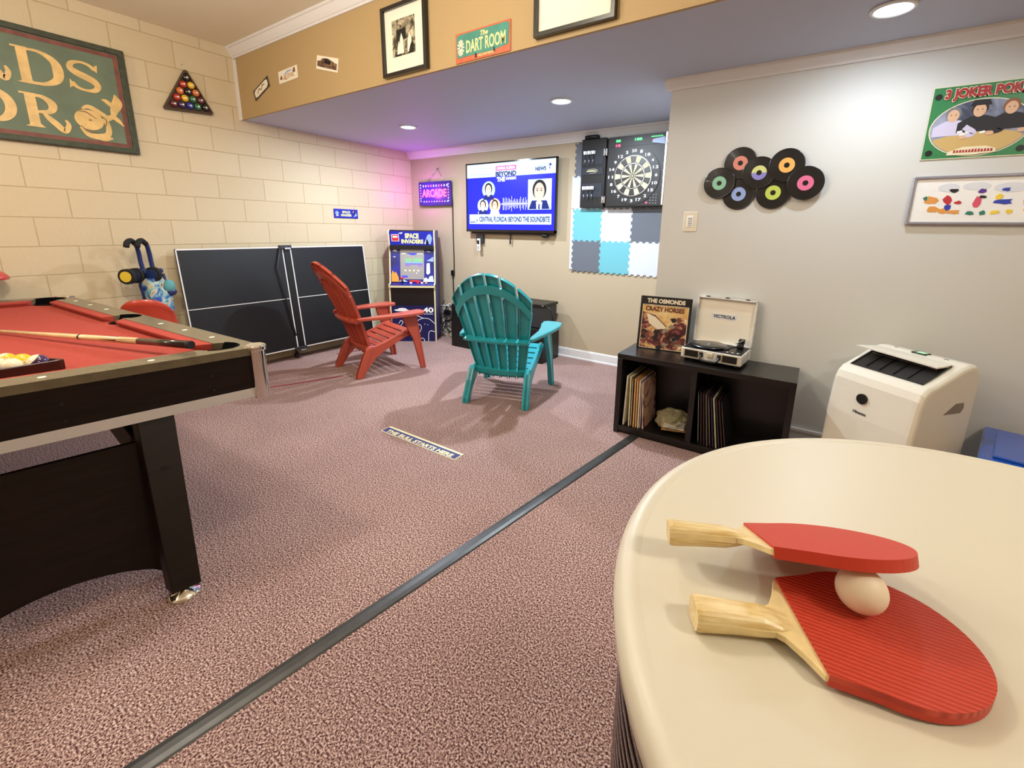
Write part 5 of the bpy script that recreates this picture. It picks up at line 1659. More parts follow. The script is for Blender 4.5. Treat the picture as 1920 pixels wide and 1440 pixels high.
# ------------------------------------------------------------------ light switch
t = thing('light_switch', 'off-white light switch plate on the wall below the records', 'light switch', (-0.785, YR, 1.418))
MB('offwhite').span((-0.045, -0.006, -0.062), (0.045, -0.0005, 0.062), bev=0.003).build('cover_plate', t)
mb = MB('white'); mb.span((-0.02, -0.011, -0.034), (0.02, -0.006, 0.036), bev=0.002); mb.build('rocker', t)
mb = MB('grey')
for j in range(5): mb.span((-0.012, -0.0118, -0.025 + j * 0.011), (0.012, -0.011, -0.021 + j * 0.011))
mb.build('markings', t)

# ------------------------------------------------------------------ poker poster
mat('poster_green', '#2f7d4a', 0.35); mat('poster_cream', '#e8dcb8', 0.4); mat('poster_red', '#a3262a', 0.4); mat('poster_table', '#c9a868', 0.4); mat('shirt_pale', '#cfc8e0', 0.5); mat('suit_dark', '#1a1a22', 0.5); mat('skin_print', '#d9b08e', 0.5); mat('hair_print', '#2a1a14', 0.5); mat('hair_red_print', '#8a5a3c', 0.5)
picture_material('poster_backdrop', ['#1c2030', '#3a4258', '#8a92a8', '#b8bcc8'], 5)
t = thing('poker_poster', 'green metal poster reading 3 Joker Poker above the framed print', 'poster', (0.503, YR, 1.888))
pw, ph = 0.19, 0.166
bd = MB('poster_green').span((-pw, -0.005, -ph), (pw, -0.001, ph)).build('plate', t)
mb = MB('poster_cream')
border(mb, -pw, -ph, pw, ph, 0.0035, -0.0058, -0.005)
mb.plate(disc(0, -0.03, 0.178, 48, 0.128), -0.0058, -0.005)
mb.use('poster_backdrop').plate(disc(0, -0.03, 0.174, 48, 0.124), -0.0066, -0.0058)
mb.use('poster_table').plate(disc(0.0, -0.03, 0.171, 24, 0.121, PI * 1.12, PI * 1.88) + [(0.12, -0.055), (0.0, -0.035), (-0.12, -0.065)], -0.0072, -0.0066)
def sitter(cx_, cz_, s_, top, hair, hat=False):
    mb.use(top).plate([(cx_ - 0.055 * s_, cz_ - 0.075 * s_), (cx_ + 0.06 * s_, cz_ - 0.075 * s_), (cx_ + 0.05 * s_, cz_ - 0.03 * s_), (cx_ + 0.02 * s_, cz_ - 0.018 * s_), (cx_ - 0.02 * s_, cz_ - 0.018 * s_), (cx_ - 0.055 * s_, cz_ - 0.04 * s_)], -0.0078, -0.0072)
    stroke(mb, [(cx_ + 0.04 * s_, cz_ - 0.045 * s_), (cx_ + 0.07 * s_, cz_ - 0.07 * s_), (cx_ + 0.04 * s_, cz_ - 0.085 * s_)], [0.02 * s_, 0.018 * s_, 0.01 * s_], -0.0084, -0.0072)
    mb.use(hair).plate(disc(cx_, cz_ + 0.008 * s_, 0.023 * s_, 18, 0.026 * s_), -0.0078, -0.0072)
    mb.use('skin_print').plate(disc(cx_, cz_, 0.018 * s_, 16, 0.023 * s_), -0.0084, -0.0078); mb.plate(disc(cx_ + 0.04 * s_, cz_ - 0.083 * s_, 0.012 * s_, 10, 0.008 * s_), -0.0088, -0.0078)
    mb.use('hair_print')
    for e in (-1, 1): mb.plate(disc(cx_ + e * 0.007 * s_, cz_ + 0.003 * s_, 0.002 * s_, 6), -0.0088, -0.0084)
    if hat: mb.use('suit_dark').plate([(cx_ - 0.03 * s_, cz_ + 0.018 * s_), (cx_ + 0.03 * s_, cz_ + 0.018 * s_), (cx_ + 0.022 * s_, cz_ + 0.036 * s_), (cx_ - 0.02 * s_, cz_ + 0.038 * s_)], -0.0088, -0.0078)
sitter(-0.098, 0.03, 1.2, 'shirt_pale', 'grey'); sitter(-0.008, 0.045, 1.25, 'suit_dark', 'hair_print', True); sitter(0.098, 0.045, 1.2, 'suit_dark', 'hair_red_print')
mb.use('white')
for (x, z) in ((-0.06, -0.065), (-0.04, -0.055), (-0.07, -0.052), (0.01, -0.06)): mb.plate([(x, z), (x + 0.018, z + 0.004), (x + 0.014, z + 0.014), (x - 0.004, z + 0.01)], -0.0078, -0.0072)
mb.use('poster_cream').plate([(-0.095, -0.15), (-0.09, -0.135), (-0.04, -0.115), (0.04, -0.115), (0.075, -0.128), (0.078, -0.145), (0.0, -0.152)], -0.0092, -0.0072)
mb.use('black')
for (x, z) in ((-0.166, 0.122), (0.158, -0.135), (-0.162, -0.135)):
    mb.plate(disc(x, z, 0.014, 12), -0.0062, -0.005)
mb.build('artwork', bd)
text('3 JOKER POKER', (-0.145, 0.092, 0.175, 0.154), 'poster_cream', bd, y=-0.0105, bold=0.09)
text('3 JOKER POKER', (-0.143, 0.095, 0.173, 0.151), 'poster_red', bd, y=-0.012, bold=0.05)
mb = MB('poster_red'); random.seed(4)
for k in range(13): x = -0.072 + k * 0.0108; mb.plate([(x, -0.141), (x + 0.0085, -0.140), (x + 0.0075, -0.127 + random.uniform(-.002, .003)), (x + 0.001, -0.128)], -0.0105, -0.0095)
mb.build('small_red_print', bd)

# ------------------------------------------------------------------ silver framed print
t = thing('silver_framed_print', 'wide silver framed white print with colourful shapes at the right edge', 'picture', (0.565, YR, 1.525))
hx, hz = 0.262, 0.117
mat('silver_frame', '#a9a9b4', 0.3, metal=0.6)
mb = MB('silver_frame'); f_ = 0.013
border(mb, -hx, -hz, hx, hz, f_, -0.026, -0.001)
mb.build('frame', t, bevel=0.003)
pb = MB('white').span((-hx + 0.01, -0.014, -hz + 0.01), (hx - 0.01, -0.002, hz - 0.01)).build('print', t)
for n_, h_ in (('p_orange', '#e09a4a'), ('p_red', '#c03038'), ('p_blue', '#2c3fa8'), ('p_yellow', '#f0d040'), ('p_pink', '#d8506c'), ('p_green', '#2f7a68'), ('p_pale', '#dcdfe2'), ('p_black', '#15151a'), ('p_purple', '#5a2a90')): mat(n_, h_, 0.5)
mb = MB('p_pale')
F0, F1 = -0.0152, -0.014
for (x, z, r1, r2) in ((-0.12, 0.06, 0.04, 0.02), (-0.02, 0.065, 0.05, 0.018), (0.10, 0.055, 0.06, 0.022)): mb.plate(disc(x, z, r1, 18, r2), F0, F1)
for (m_, x, z, r1, r2) in (('p_orange', -0.175, 0.0, 0.03, 0.022), ('p_orange', -0.165, -0.05, 0.035, 0.016), ('p_orange', -0.125, -0.055, 0.03, 0.012), ('p_green', -0.20, 0.01, 0.012, 0.01),
        ('p_red', -0.115, 0.0, 0.02, 0.024), ('p_blue', -0.11, -0.038, 0.016, 0.018), ('p_black', -0.10, 0.05, 0.02, 0.011), ('p_orange', -0.085, -0.06, 0.034, 0.011), ('p_red', -0.075, -0.012, 0.015, 0.008),
        ('p_pink', -0.005, -0.01, 0.022, 0.03), ('p_purple', 0.005, 0.045, 0.022, 0.012), ('p_green', -0.025, -0.068, 0.022, 0.010), ('p_green', 0.02, -0.066, 0.015, 0.012), ('p_black', 0.01, 0.015, 0.018, 0.008),
        ('p_yellow', 0.065, 0.015, 0.02, 0.012), ('p_blue', 0.085, -0.01, 0.04, 0.014), ('p_blue', 0.085, 0.05, 0.018, 0.01), ('p_yellow', 0.06, -0.062, 0.022, 0.010), ('p_yellow', 0.11, -0.06, 0.014, 0.013),
        ('p_red', 0.16, -0.01, 0.015, 0.02), ('p_yellow', 0.165, -0.05, 0.016, 0.014)):
    random.seed(int(abs(x) * 9999)); mb.use(m_).plate([(x + r1 * 0.85 * random.uniform(0.6, 1.25) * math.cos(q_), z * 0.92 + r2 * random.uniform(0.6, 1.25) * math.sin(q_)) for q_ in [2 * PI * i / 9 for i in range(9)]], F0 - 0.0006, F1)
mb.build('coloured_shapes', pb)

# ------------------------------------------------------------------ record cabinet
mat('cabinet_black', '#0e0c0b', 0.3, var=0.15, vscale=8, coat=0.15)
t = thing('record_cabinet', 'black two cubby shelf cabinet holding records, against the right wall', 'cabinet', (-0.5615, 2.878, 0), math.radians(1.0))
W2, D2, H2, TH = 0.513, 0.162, 0.562, 0.034
mb = MB('cabinet_black'); mb.span((-W2, -D2 - 0.018, H2 - TH), (W2, D2, H2)); mb.build('top', t, bevel=0.002)
for sx in (-1, 1): MB('cabinet_black').span((sx * W2, -D2 - 0.015, 0), (sx * (W2 - TH), D2, H2 - TH)).build('side', t, bevel=0.002)
MB('cabinet_black').span((-W2 + TH, -D2 - 0.012, 0.022), (W2 - TH, D2, 0.022 + TH)).build('bottom', t, bevel=0.002)
MB('cabinet_black').span((-W2 + TH, -D2 + 0.0, 0.0), (W2 - TH, -D2 + 0.02, 0.022)).build('plinth', t)
MB('cabinet_black').span((-TH / 2 - 0.02, -D2 - 0.01, 0.022 + TH), (TH / 2 - 0.02, D2, H2 - TH)).build('divider', t, bevel=0.002)
MB('cabinet_black').span((-W2 + TH, D2 - 0.012, 0.022 + TH), (W2 - TH, D2, H2 - TH)).build('back', t)
CM = Matrix.Translation((-0.5615, 2.878, 0)) @ Matrix.Rotation(math.radians(1.0), 4, 'Z')
zb = 0.022 + TH
SLV = [('#d9d2c6', 'white'), ('#e2d9a4', 'cream'), ('#5a4038', 'brown'), ('#d6ae6c', 'tan'), ('#c98f50', 'orange brown'), ('#e8dcc0', 'ivory'), ('#5b4a6a', 'dull purple'), ('#b9977a', 'pinkish tan')]
def sleeve(x, h_, w_, tilt, m_, lb, grp, pos, dy=0.0, two=None):
    t_ = thing('record_sleeve', lb, 'record sleeve', CM @ Vector((x, -D2 + 0.01 + dy + w_ / 2, zb)), math.radians(1.0), grp)
    t_.rotation_euler = (0, tilt, math.radians(1.0))
    th__ = 0.007
    MB(m_).span((-th__ / 2, -w_ / 2, 0.001), (th__ / 2, w_ / 2, h_)).build('cover', t_)
    if grp.endswith('right cubby'):
        if k % 3 != 2: MB('sl_grey' if k % 2 else 'sl_pale').span((-0.0006, -w_ / 2 - 0.0008, 0.02), (0.0006, -w_ / 2, h_ - 0.02)).build('spine', t_)
    elif k % 2 == 0: MB('sleeve_ivory').span((-0.0012, -w_ / 2 - 0.001, 0.01), (0.0012, -w_ / 2, h_ - 0.01)).build('spine', t_)
picture_material('sleeve_flowers', ['#3a2a2a', '#b98a78', '#c9a890', '#7a4a50', '#1d1512'], 9)
for k, (h_, w_) in enumerate(SLV): mat('sleeve_%s' % w_.replace(' ', '_'), h_, 0.6, var=0.1, vscale=20)
xs = [-0.455, -0.415, -0.400, -0.383, -0.366, -0.350, -0.336]
tl = [0.03, -0.02, -0.02, -0.02, -0.022, -0.022, -0.03]
for k in range(7):
    h_, w_ = SLV[k]
    sleeve(xs[k], 0.355 - 0.004 * k, 0.29, tl[k], 'sleeve_' + w_.replace(' ', '_'), '%s record sleeve standing in the left cubby, %s from the left' % (w_, ['first', 'second', 'third', 'fourth', 'fifth', 'sixth', 'seventh'][k]), 'records standing in the left cubby', k)
sleeve(-0.318, 0.33, 0.27, -0.06, 'sleeve_flowers', 'leaning record sleeve with brownish floral cover facing right in the left cubby', 'records standing in the left cubby', 8)
mat('sl_dark', '#1b1718', 0.5); mat('sl_maroon', '#3c1a1a', 0.5); mat('sl_navy', '#1c2238', 0.5); mat('sl_grey', '#5a5652', 0.5); mat('sl_pale', '#b8ae92', 0.5)
R9 = [('sl_dark', 'black'), ('sl_dark', 'black and white edged'), ('sl_maroon', 'dark red'), ('sl_grey', 'grey'), ('sl_maroon', 'wine red'), ('sl_navy', 'dark blue'), ('sl_pale', 'pale cream'), ('sl_dark', 'thin black'), ('sl_maroon', 'reddish black'), ('sl_dark', 'outermost black')]
for k, (m_, w_) in enumerate(R9):
    sleeve(0.04 + k * 0.0175, 0.345 - 0.004 * k, 0.28, -0.085 - 0.009 * k, m_, '%s record sleeve leaning in the right cubby, number %s from its left' % (w_, ['one', 'two', 'three', 'four', 'five', 'six', 'seven', 'eight', 'nine', 'ten'][k]), 'records leaning in the right cubby', k)
# plastic bag in the left cubby
mat('clear_bag', '#b5a980', 0.25, alpha=0.45, coat=0.5, bump=0.6, bscale=18); mat('bag_paper', '#b98a52', 0.6, var=0.2, vscale=20)
t = thing('plastic_bag', 'crumpled clear plastic bag lying on the floor of the left cubby', 'bag', CM @ Vector((-0.155, -0.04, zb)))
random.seed(21)
mb = MB('clear_bag'); n, k = 22, 12; vs, fs = [], []
for j in range(k + 1):
    a = PI * j / k
    for i in range(n):
        b = 2 * PI * i / n
        rr = 1 + random.uniform(-0.10, 0.10)
        vs.append((0.11 * math.sin(a) * math.cos(b) * rr, 0.11 * math.sin(a) * math.sin(b) * rr, 0.072 - 0.070 * math.cos(a) * (rr if j not in (0, 1) else 1)))
for j in range(k):
    for i in range(n): fs.append((j * n + i, j * n + (i + 1) % n, (j + 1) * n + (i + 1) % n, (j + 1) * n + i))
mb.raw(vs, fs, False); mb.build('film', t)
mb = MB('bag_paper'); mb.box((0.01, -0.01, 0.03), (0.15, 0.13, 0.012), rz=0.3); mb.use('black').box((0.0, -0.03, 0.06), (0.10, 0.006, 0.06), rz=-0.3); mb.use('white').box((0.02, -0.02, 0.045), (0.13, 0.11, 0.008), rz=0.15); mb.build('contents', t)

# ------------------------------------------------------------------ album sleeve standing on the cabinet
picture_material('album_art', ['#1b0f10', '#4a1a20', '#8c4a48', '#d9b070', '#f0e0b8'], 14, dist=1.5)
mat('album_gold', '#cf9a48', 0.5, col2='#e6cf98', vscale=14); mat('album_line', '#e8dcc0', 0.5); mat('album_maroon', '#5a1f1c', 0.5)
t = thing('album_sleeve', 'black bordered album sleeve reading The Osmonds Crazy Horses standing on the cabinet', 'album', (-0.862, 2.935, H2 + 0.001), math.radians(6))
LN = Matrix.Rotation(math.radians(-7), 4, 'X')
hw, hh = 0.168, 0.362
al = MB('black').span((-hw, 0.0, 0), (hw, 0.006, hh)).build('cover', t, M=LN)
mb = MB('album_line').plate(rect(-hw + 0.016, 0.006, hw - 0.016, 0.305), -0.0008, 0)
mb.use('album_art').plate(rect(-hw + 0.02, 0.01, hw - 0.02, 0.301), -0.0016, -0.0008)
mb.use('album_gold').plate([(-0.15, 0.298), (0.15, 0.298), (0.15, 0.22), (0.10, 0.235), (0.04, 0.15), (-0.01, 0.19), (-0.06, 0.235), (-0.15, 0.255)], -0.0024, -0.0016)
mb.use('album_line').plate([(-0.12, 0.245), (-0.06, 0.225), (0.0, 0.175), (0.02, 0.15), (-0.04, 0.14), (-0.10, 0.18)], -0.003, -0.0016)
random.seed(9)
for k in range(26):
    mb.use(random.choice(['sl_dark', 'album_maroon', 'sign_maroon', 'photo_back', 'sl_dark']))
    x, z = random.uniform(-0.14, 0.12), random.uniform(0.02, 0.16)
    if k % 3 == 0: x = random.uniform(0.04, 0.13); z = random.uniform(0.05, 0.22)
    pts = [(x + random.uniform(0.012, 0.028) * math.cos(a), z + random.uniform(0.010, 0.022) * math.sin(a)) for a in [2 * PI * q / 7 for q in range(7)]]
    mb.plate(pts, -0.0032 - 0.00003 * k, -0.0016)
mb.build('cover_art', al, M=LN)
text('THE OSMONDS', (-0.125, 0.317, 0.125, 0.347), 'album_line', al, y=0.0, bold=0.05, M=LN)
text('CRAZY HORSES', (-0.13, 0.262, 0.125, 0.294), 'album_maroon', al, y=-0.0028, bold=0.04, M=LN)

# ------------------------------------------------------------------ suitcase record player
mat('case_marble', '#e8e4da', 0.4, col2='#b9b4ac', vscale=14); mat('lid_lining', '#ece4d2', 0.5); mat('gold_trim', '#d8cfae', 0.35, metal=0.3)
t = thing('record_player', 'white marbled suitcase record player with open lid on the cabinet', 'record player', (-0.508, 2.905, H2 + 0.001), math.radians(-4))
w3, d3 = 0.178, 0.122
mb = MB('case_marble'); mb.span((-w3, -d3, 0.018), (w3, d3, 0.082), bev=0.006); bs = mb.build('case_base', t)
mb = MB('black'); mb.span((-w3 + 0.008, -d3 + 0.008, 0.0825), (w3 - 0.008, d3 - 0.012, 0.0845)); dk = mb.build('deck', t)
mb = MB('vinyl'); mb.cyl((-0.045, 0.0, 0.0845), (-0.045, 0.0, 0.092), 0.085, n=40); pl = mb.build('platter', dk)
mb = MB('vinyl'); mb.lathe([(0.0001, 0.0935), (0.045, 0.0935), (0.108, 0.0925), (0.108, 0.0955), (0.045, 0.096), (0.0001, 0.096)], c=(-0.045, 0.0, 0), n=48); mb.use('grey').lathe([(0.0001, 0.0966), (0.02, 0.0963)], c=(-0.045, 0, 0), n=32); mb.use('steel').cyl((-0.045, 0, 0.09), (-0.045, 0, 0.104), 0.003, n=8); mb.build('record', dk)
mb = MB('black'); mb.cyl((0.125, 0.06, 0.084), (0.125, 0.06, 0.115), 0.02, n=20); mb.tube([(0.125, 0.085, 0.118), (0.125, 0.06, 0.118), (0.12, -0.02, 0.112), (0.085, -0.075, 0.104)], 0.005); mb.box((0.08, -0.083, 0.102), (0.02, 0.03, 0.012), rz=-0.5); mb.box((0.125, 0.09, 0.125), (0.035, 0.03, 0.03), bev=0.004); mb.build('tonearm', dk)
mb = MB('steel'); mb.tube([(0.10, 0.03, 0.118), (0.14, 0.07, 0.14)], 0.003); 
for x in (0.09, 0.12, 0.15): mb.cyl((x, -0.095, 0.084), (x, -0.095, 0.094), 0.008, n=14)
mb.build('knobs', dk)
for x in (-0.112, 0.112):
    mb = MB('gold_trim'); mb.span((x - 0.047, -d3 - 0.002, 0.026), (x + 0.047, -d3 + 0.002, 0.077)); mb.use('black').span((x - 0.041, -d3 - 0.004, 0.031), (x + 0.041, -d3, 0.072)); mb.build('speaker_grille', bs)
mb = MB('black')
pts = [(-0.052, -d3 - 0.005, 0.055), (-0.05, -d3 - 0.028, 0.035), (-0.03, -d3 - 0.034, 0.026), (0.03, -d3 - 0.034, 0.026), (0.05, -d3 - 0.028, 0.035), (0.052, -d3 - 0.005, 0.055)]
mb.tube([tuple(v) for v in catmull(pts, 4)], 0.007)
for x in (-0.052, 0.052): mb.box((x, -d3 - 0.005, 0.055), (0.02, 0.012, 0.03), bev=0.002)
mb.build('handle', bs)
MB('gold_trim').box((0, -d3 - 0.003, 0.058), (0.032, 0.01, 0.026), bev=0.003).build('clasp', bs)
mb = MB('black')
for sx in (-1, 1):
    for sy in (-1, 1): mb.cyl((sx * (w3 - 0.03), sy * (d3 - 0.03), 0.0), (sx * (w3 - 0.03), sy * (d3 - 0.03), 0.019), 0.012, n=14)
mb.build('feet', bs)
LM = Matrix.Translation((0, d3 - 0.022, 0.086)) @ Matrix.Rotation(math.radians(-5), 4, 'X')
mb = MB('case_marble'); mb.span((-w3, 0.03, 0), (w3, 0.04, 0.295)); mb.span((-w3, 0.0, 0), (-w3 + 0.007, 0.03, 0.295)); mb.span((w3 - 0.007, 0, 0), (w3, 0.03, 0.295)); mb.span((-w3, 0, 0.288), (w3, 0.03, 0.295)); mb.span((-w3, 0, 0), (w3, 0.03, 0.006))
ld = mb.build('case_lid', t, M=LM)
MB('lid_lining').span((-w3 + 0.007, 0.027, 0.006), (w3 - 0.007, 0.03, 0.288)).build('lid_lining', ld, M=LM)
MB('p_pale').plate(rect(-0.085, 0.158, 0.07, 0.192), 0.0255, 0.027).build('maker_plate', ld, M=LM)
text('VICTROLA', (-0.075, 0.164, 0.06, 0.186), 'black', ld, y=0.0253, bold=0.03, M=LM)
mb = MB('black')
for x in (0.0, -0.12, 0.12): mb.box((x, 0.015, 0.298), (0.022, 0.014, 0.008))
mb.build('lid_catches', ld, M=LM)

# ------------------------------------------------------------------ portable air conditioner
mat('ac_white', '#e2dccb', 0.35, coat=0.1); mat('ac_slot', '#1a130d', 0.5, var=0.2, vscale=10); mat('lcd_green', '#9ad6a8', 0.3, emit=0.4)
t = thing('air_conditioner', 'white portable air conditioner with open top vent by the right wall', 'air conditioner', (0.385, 2.80, 0), math.radians(-40.5))
w4, d4 = 0.215, 0.185
# side profile (y, z): front leans back towards the top, rounded shoulders
prof = [(-d4 - 0.01, 0.03), (-d4 - 0.012, 0.15), (-d4 - 0.005, 0.45), (-d4 + 0.010, 0.62), (-d4 + 0.022, 0.655), (-d4 + 0.05, 0.683), (-0.075, 0.705), (0.06, 0.768), (0.10, 0.778), (d4 - 0.04, 0.775), (d4 - 0.01, 0.755), (d4, 0.71), (d4, 0.03)]
mb = MB('ac_white')
n = len(prof); vs, fs = [], []
lay = [(-1, 0.0), (-0.985, 0.55), (-0.93, 0.92), (-0.86, 1.0), (0.86, 1.0), (0.93, 0.92), (0.985, 0.55), (1, 0.0)]
for (u, k) in lay:
    ins = (1 - k) * 0.022
    for (y, z) in prof:
        cy, cz_ = 0, 0.4
        yy = y - math.copysign(ins, y) if abs(y) > 0.12 else y
        zz = z - ins if z > 0.5 else z
        vs.append((u * w4, yy, zz))
m_ = n
for a in range(len(lay) - 1):
    for i in range(n): fs.append((a * m_ + i, a * m_ + (i + 1) % m_, (a + 1) * m_ + (i + 1) % m_, (a + 1) * m_ + i))
fs += [tuple(range(n)), tuple(range((len(lay) - 1) * m_, len(lay) * m_))]
mb.raw(vs, fs); body = mb.build('body', t)
body.modifiers.new('b', 'BEVEL').width = 0.004
# top vent: dark recess lying on the slope, with louvre flap open
sl = math.atan2(0.768 - 0.700, 0.06 + 0.085)
VM = Matrix.Translation((0, -0.095, 0.701)) @ Matrix.Rotation(math.atan2(0.063, 0.135), 4, 'X')
mb = MB('ac_slot'); mb.span((-0.165, -0.025, 0.0), (0.165, 0.145, 0.0015)); vt = mb.build('vent_recess', t, M=VM)
mb = MB('black'); mb.span((-0.170, -0.030, 0.0), (0.170, -0.024, 0.006)); mb.span((-0.170, 0.143, 0.0), (0.170, 0.150, 0.006)); mb.span((-0.172, -0.03, 0), (-0.165, 0.15, 0.006)); mb.span((0.165, -0.03, 0), (0.172, 0.15, 0.006))
for k in range(4): mb.box((-0.1 + k * 0.066, 0.06, 0.004), (0.004, 0.15, 0.006))
mb.use('steel').span((-0.15, 0.09, 0.008), (0.15, 0.094, 0.011))
mb.build('vent_louvre', vt, M=VM)
FM = Matrix.Translation((0, 0.052, 0.778)) @ Matrix.Rotation(math.radians(2), 4, 'X')
mb = MB('ac_white'); mb.raw([(-0.20, -0.12, 0.008), (0.165, -0.095, -0.01), (0.17, 0.0, -0.006), (-0.17, 0.0, 0.0), (-0.20, -0.12, 0.002), (0.165, -0.095, -0.016), (0.17, 0.0, -0.014), (-0.17, 0.0, -0.008)], [(0, 1, 2, 3), (7, 6, 5, 4), (0, 4, 5, 1), (1, 5, 6, 2), (2, 6, 7, 3), (3, 7, 4, 0)])
mb.build('vent_flap', t, M=FM)
mb = MB('ac_slot'); mb.span((-0.035, 0.085, 0.775), (0.03, 0.125, 0.781)); mb.use('lcd_green').span((-0.02, 0.09, 0.780), (0.02, 0.12, 0.7825)); mb.use('grey'); mb.box((-0.125, 0.11, 0.7785), (0.012, 0.008, 0.003)); mb.box((0.11, 0.10, 0.7785), (0.02, 0.006, 0.003)); mb.build('control_display', t)
mb = MB('black'); mb.plate(disc(-0.035, 0.548, 0.026, 24), -d4 - 0.0065, -d4 + 0.0045); mb.build('round_sticker', t)
text('Hisense', (-0.065, 0.468, 0.0, 0.484), 'dark_grey', t, y=-d4 - 0.0055, bold=0.02)
mat('ac_grip', '#8a7d6c', 0.5)
mb = MB('ac_grip'); mb.prism([(-0.02, 0.55), (0.05, 0.60), (0.10, 0.60), (0.105, 0.575), (0.09, 0.55)], lambda u, v: (w4 + 0.0015, u, v), lambda u, v: (w4 - 0.002, u, v)); mb.build('side_grip', t)
mb = MB('black')
for sx in (-1, 1):
    for sy in (-1, 1): mb.cyl((sx * 0.16 - 0.012, sy * 0.13, 0.02), (sx * 0.16 + 0.012, sy * 0.13, 0.02), 0.02, n=16)
mb.build('casters', t)
mb = MB('ac_white'); mb.span((-w4 + 0.01, -d4, 0.018), (w4 - 0.01, d4, 0.035)); mb.build('base', t)
mat('rear_brown', '#8d8371', 0.5)
mb = MB('rear_brown'); mb.span((-0.17, d4 - 0.02, 0.10), (0.19, d4 + 0.015, 0.70), bev=0.012); mb.build('rear_housing', t)

# ------------------------------------------------------------------ blue tote
mat('tote_blue', '#1f56b8', 0.12, coat=0.6); mat('tote_deep', '#173f94', 0.2, coat=0.4)
t = thing('plastic_tote', 'glossy blue lidded plastic tote at the right edge beside the air conditioner', 'storage box', (0.94, 2.765, 0), math.radians(-14))
mb = MB('tote_deep'); 
a = [(-0.20, -0.225), (0.24, -0.225), (0.24, 0.225), (-0.20, 0.225)]
v = [(x * 0.88, y * 0.88, 0.0) for x, y in a] + [(x, y, 0.39) for x, y in a]
mb.raw(v, [(3, 2, 1, 0), (4, 5, 6, 7), (0, 1, 5, 4), (1, 2, 6, 5), (2, 3, 7, 6), (3, 0, 4, 7)]); mb.build('tub', t, bevel=0.02)
mb = MB('tote_blue'); mb.span((-0.225, -0.25, 0.375), (0.265, 0.25, 0.41), bev=0.012); lid = mb.build('lid', t)
mb = MB('tote_blue'); mb.span((-0.18, -0.205, 0.41), (0.22, 0.205, 0.422), bev=0.005); mb.build('lid_panel', lid)

# ------------------------------------------------------------------ round bar table in the foreground
ZT = 1.02
mat('laminate', '#d4d6d8', 0.45, col2='#cdcecd', vscale=6, spec=0.3); mat('table_edge', '#d8d2c0', 0.4)
mat('apron_black', '#0b0908', 0.12, coat=0.6)
t = thing('bar_table', 'round cream topped bar height table in the right foreground', 'table', (0.247, 0.505, 0))
RT = 0.40
MB('laminate').lathe([(0.0001, ZT - 0.03), (RT - 0.01, ZT - 0.03), (RT - 0.002, ZT - 0.001), (RT - 0.006, ZT), (0.0001, ZT)], n=128).build('tabletop', t)
MB('table_edge').lathe([(RT - 0.018, ZT + 0.0004), (RT - 0.014, ZT + 0.0018), (RT - 0.004, ZT + 0.0004), (RT + 0.003, ZT - 0.004), (RT + 0.006, ZT - 0.012), (RT + 0.004, ZT - 0.032), (RT - 0.008, ZT - 0.036), (RT - 0.02, ZT - 0.036)], n=128).build('edge_band', t)
prof = [(RT - 0.012, ZT - 0.034)]
for k in range(12):
    z = ZT - 0.04 - k * 0.018
    prof += [(RT - 0.006, z), (RT - 0.004, z - 0.004), (RT - 0.004, z - 0.010), (RT - 0.006, z - 0.013), (RT - 0.012, z - 0.0155)]
prof += [(RT - 0.02, ZT - 0.262), (RT - 0.05, ZT - 0.262), (RT - 0.05, ZT - 0.034)]
MB('apron_black').lathe(prof, n=96).build('ribbed_apron', t)
MB('apron_black').lathe([(0.0001, ZT - 0.03), (0.2, ZT - 0.03), (0.2, ZT - 0.045), (0.045, ZT - 0.06), (0.04, 0.08), (0.06, 0.05), (0.22, 0.025), (0.24, 0.01), (0.24, 0.0), (0.0001, 0)], n=48).build('pedestal', t)

# ------------------------------------------------------------------ bats and ball
mat('blade_ply', '#e6d09a', 0.4, var=0.08, vscale=60); mat('handle_wood', '#d9bb7c', 0.35, col2='#eedcab', vscale=30, stretch=(1, 8, 8)); mat('rubber_red', '#c23a26', 0.5, spec=0.4)
def rubber_mat():
    m = mat('pimpled_rubber', '#c23a26', 0.45, spec=0.4)
    nt = m.node_tree; b = nt.nodes['Principled BSDF']
    tc = nt.nodes.new('ShaderNodeTexCoord'); mp = nt.nodes.new('ShaderNodeMapping'); mp.inputs['Rotation'].default_value = (0, 0, 0.35)
    w1 = nt.nodes.new('ShaderNodeTexWave'); w1.inputs['Scale'].default_value = 75; w1.wave_type = 'BANDS'; w1.bands_direction = 'Y'
    nt.links.new(tc.outputs['Object'], mp.inputs[0]); nt.links.new(mp.outputs[0], w1.inputs['Vector'])
    r = nt.nodes.new('ShaderNodeValToRGB'); r.color_ramp.elements[0].color = lin('#ad3020'); r.color_ramp.elements[1].color = lin('#cc4a34')
    nt.links.new(w1.outputs['Color'], r.inputs[0]); nt.links.new(r.outputs[0], b.inputs['Base Color'])
    bp = nt.nodes.new('ShaderNodeBump'); bp.inputs['Strength'].default_value = 0.6; bp.inputs['Distance'].default_value = 0.0008
    nt.links.new(w1.outputs['Color'], bp.inputs['Height']); nt.links.new(bp.outputs[0], b.inputs['Normal'])
rubber_mat()


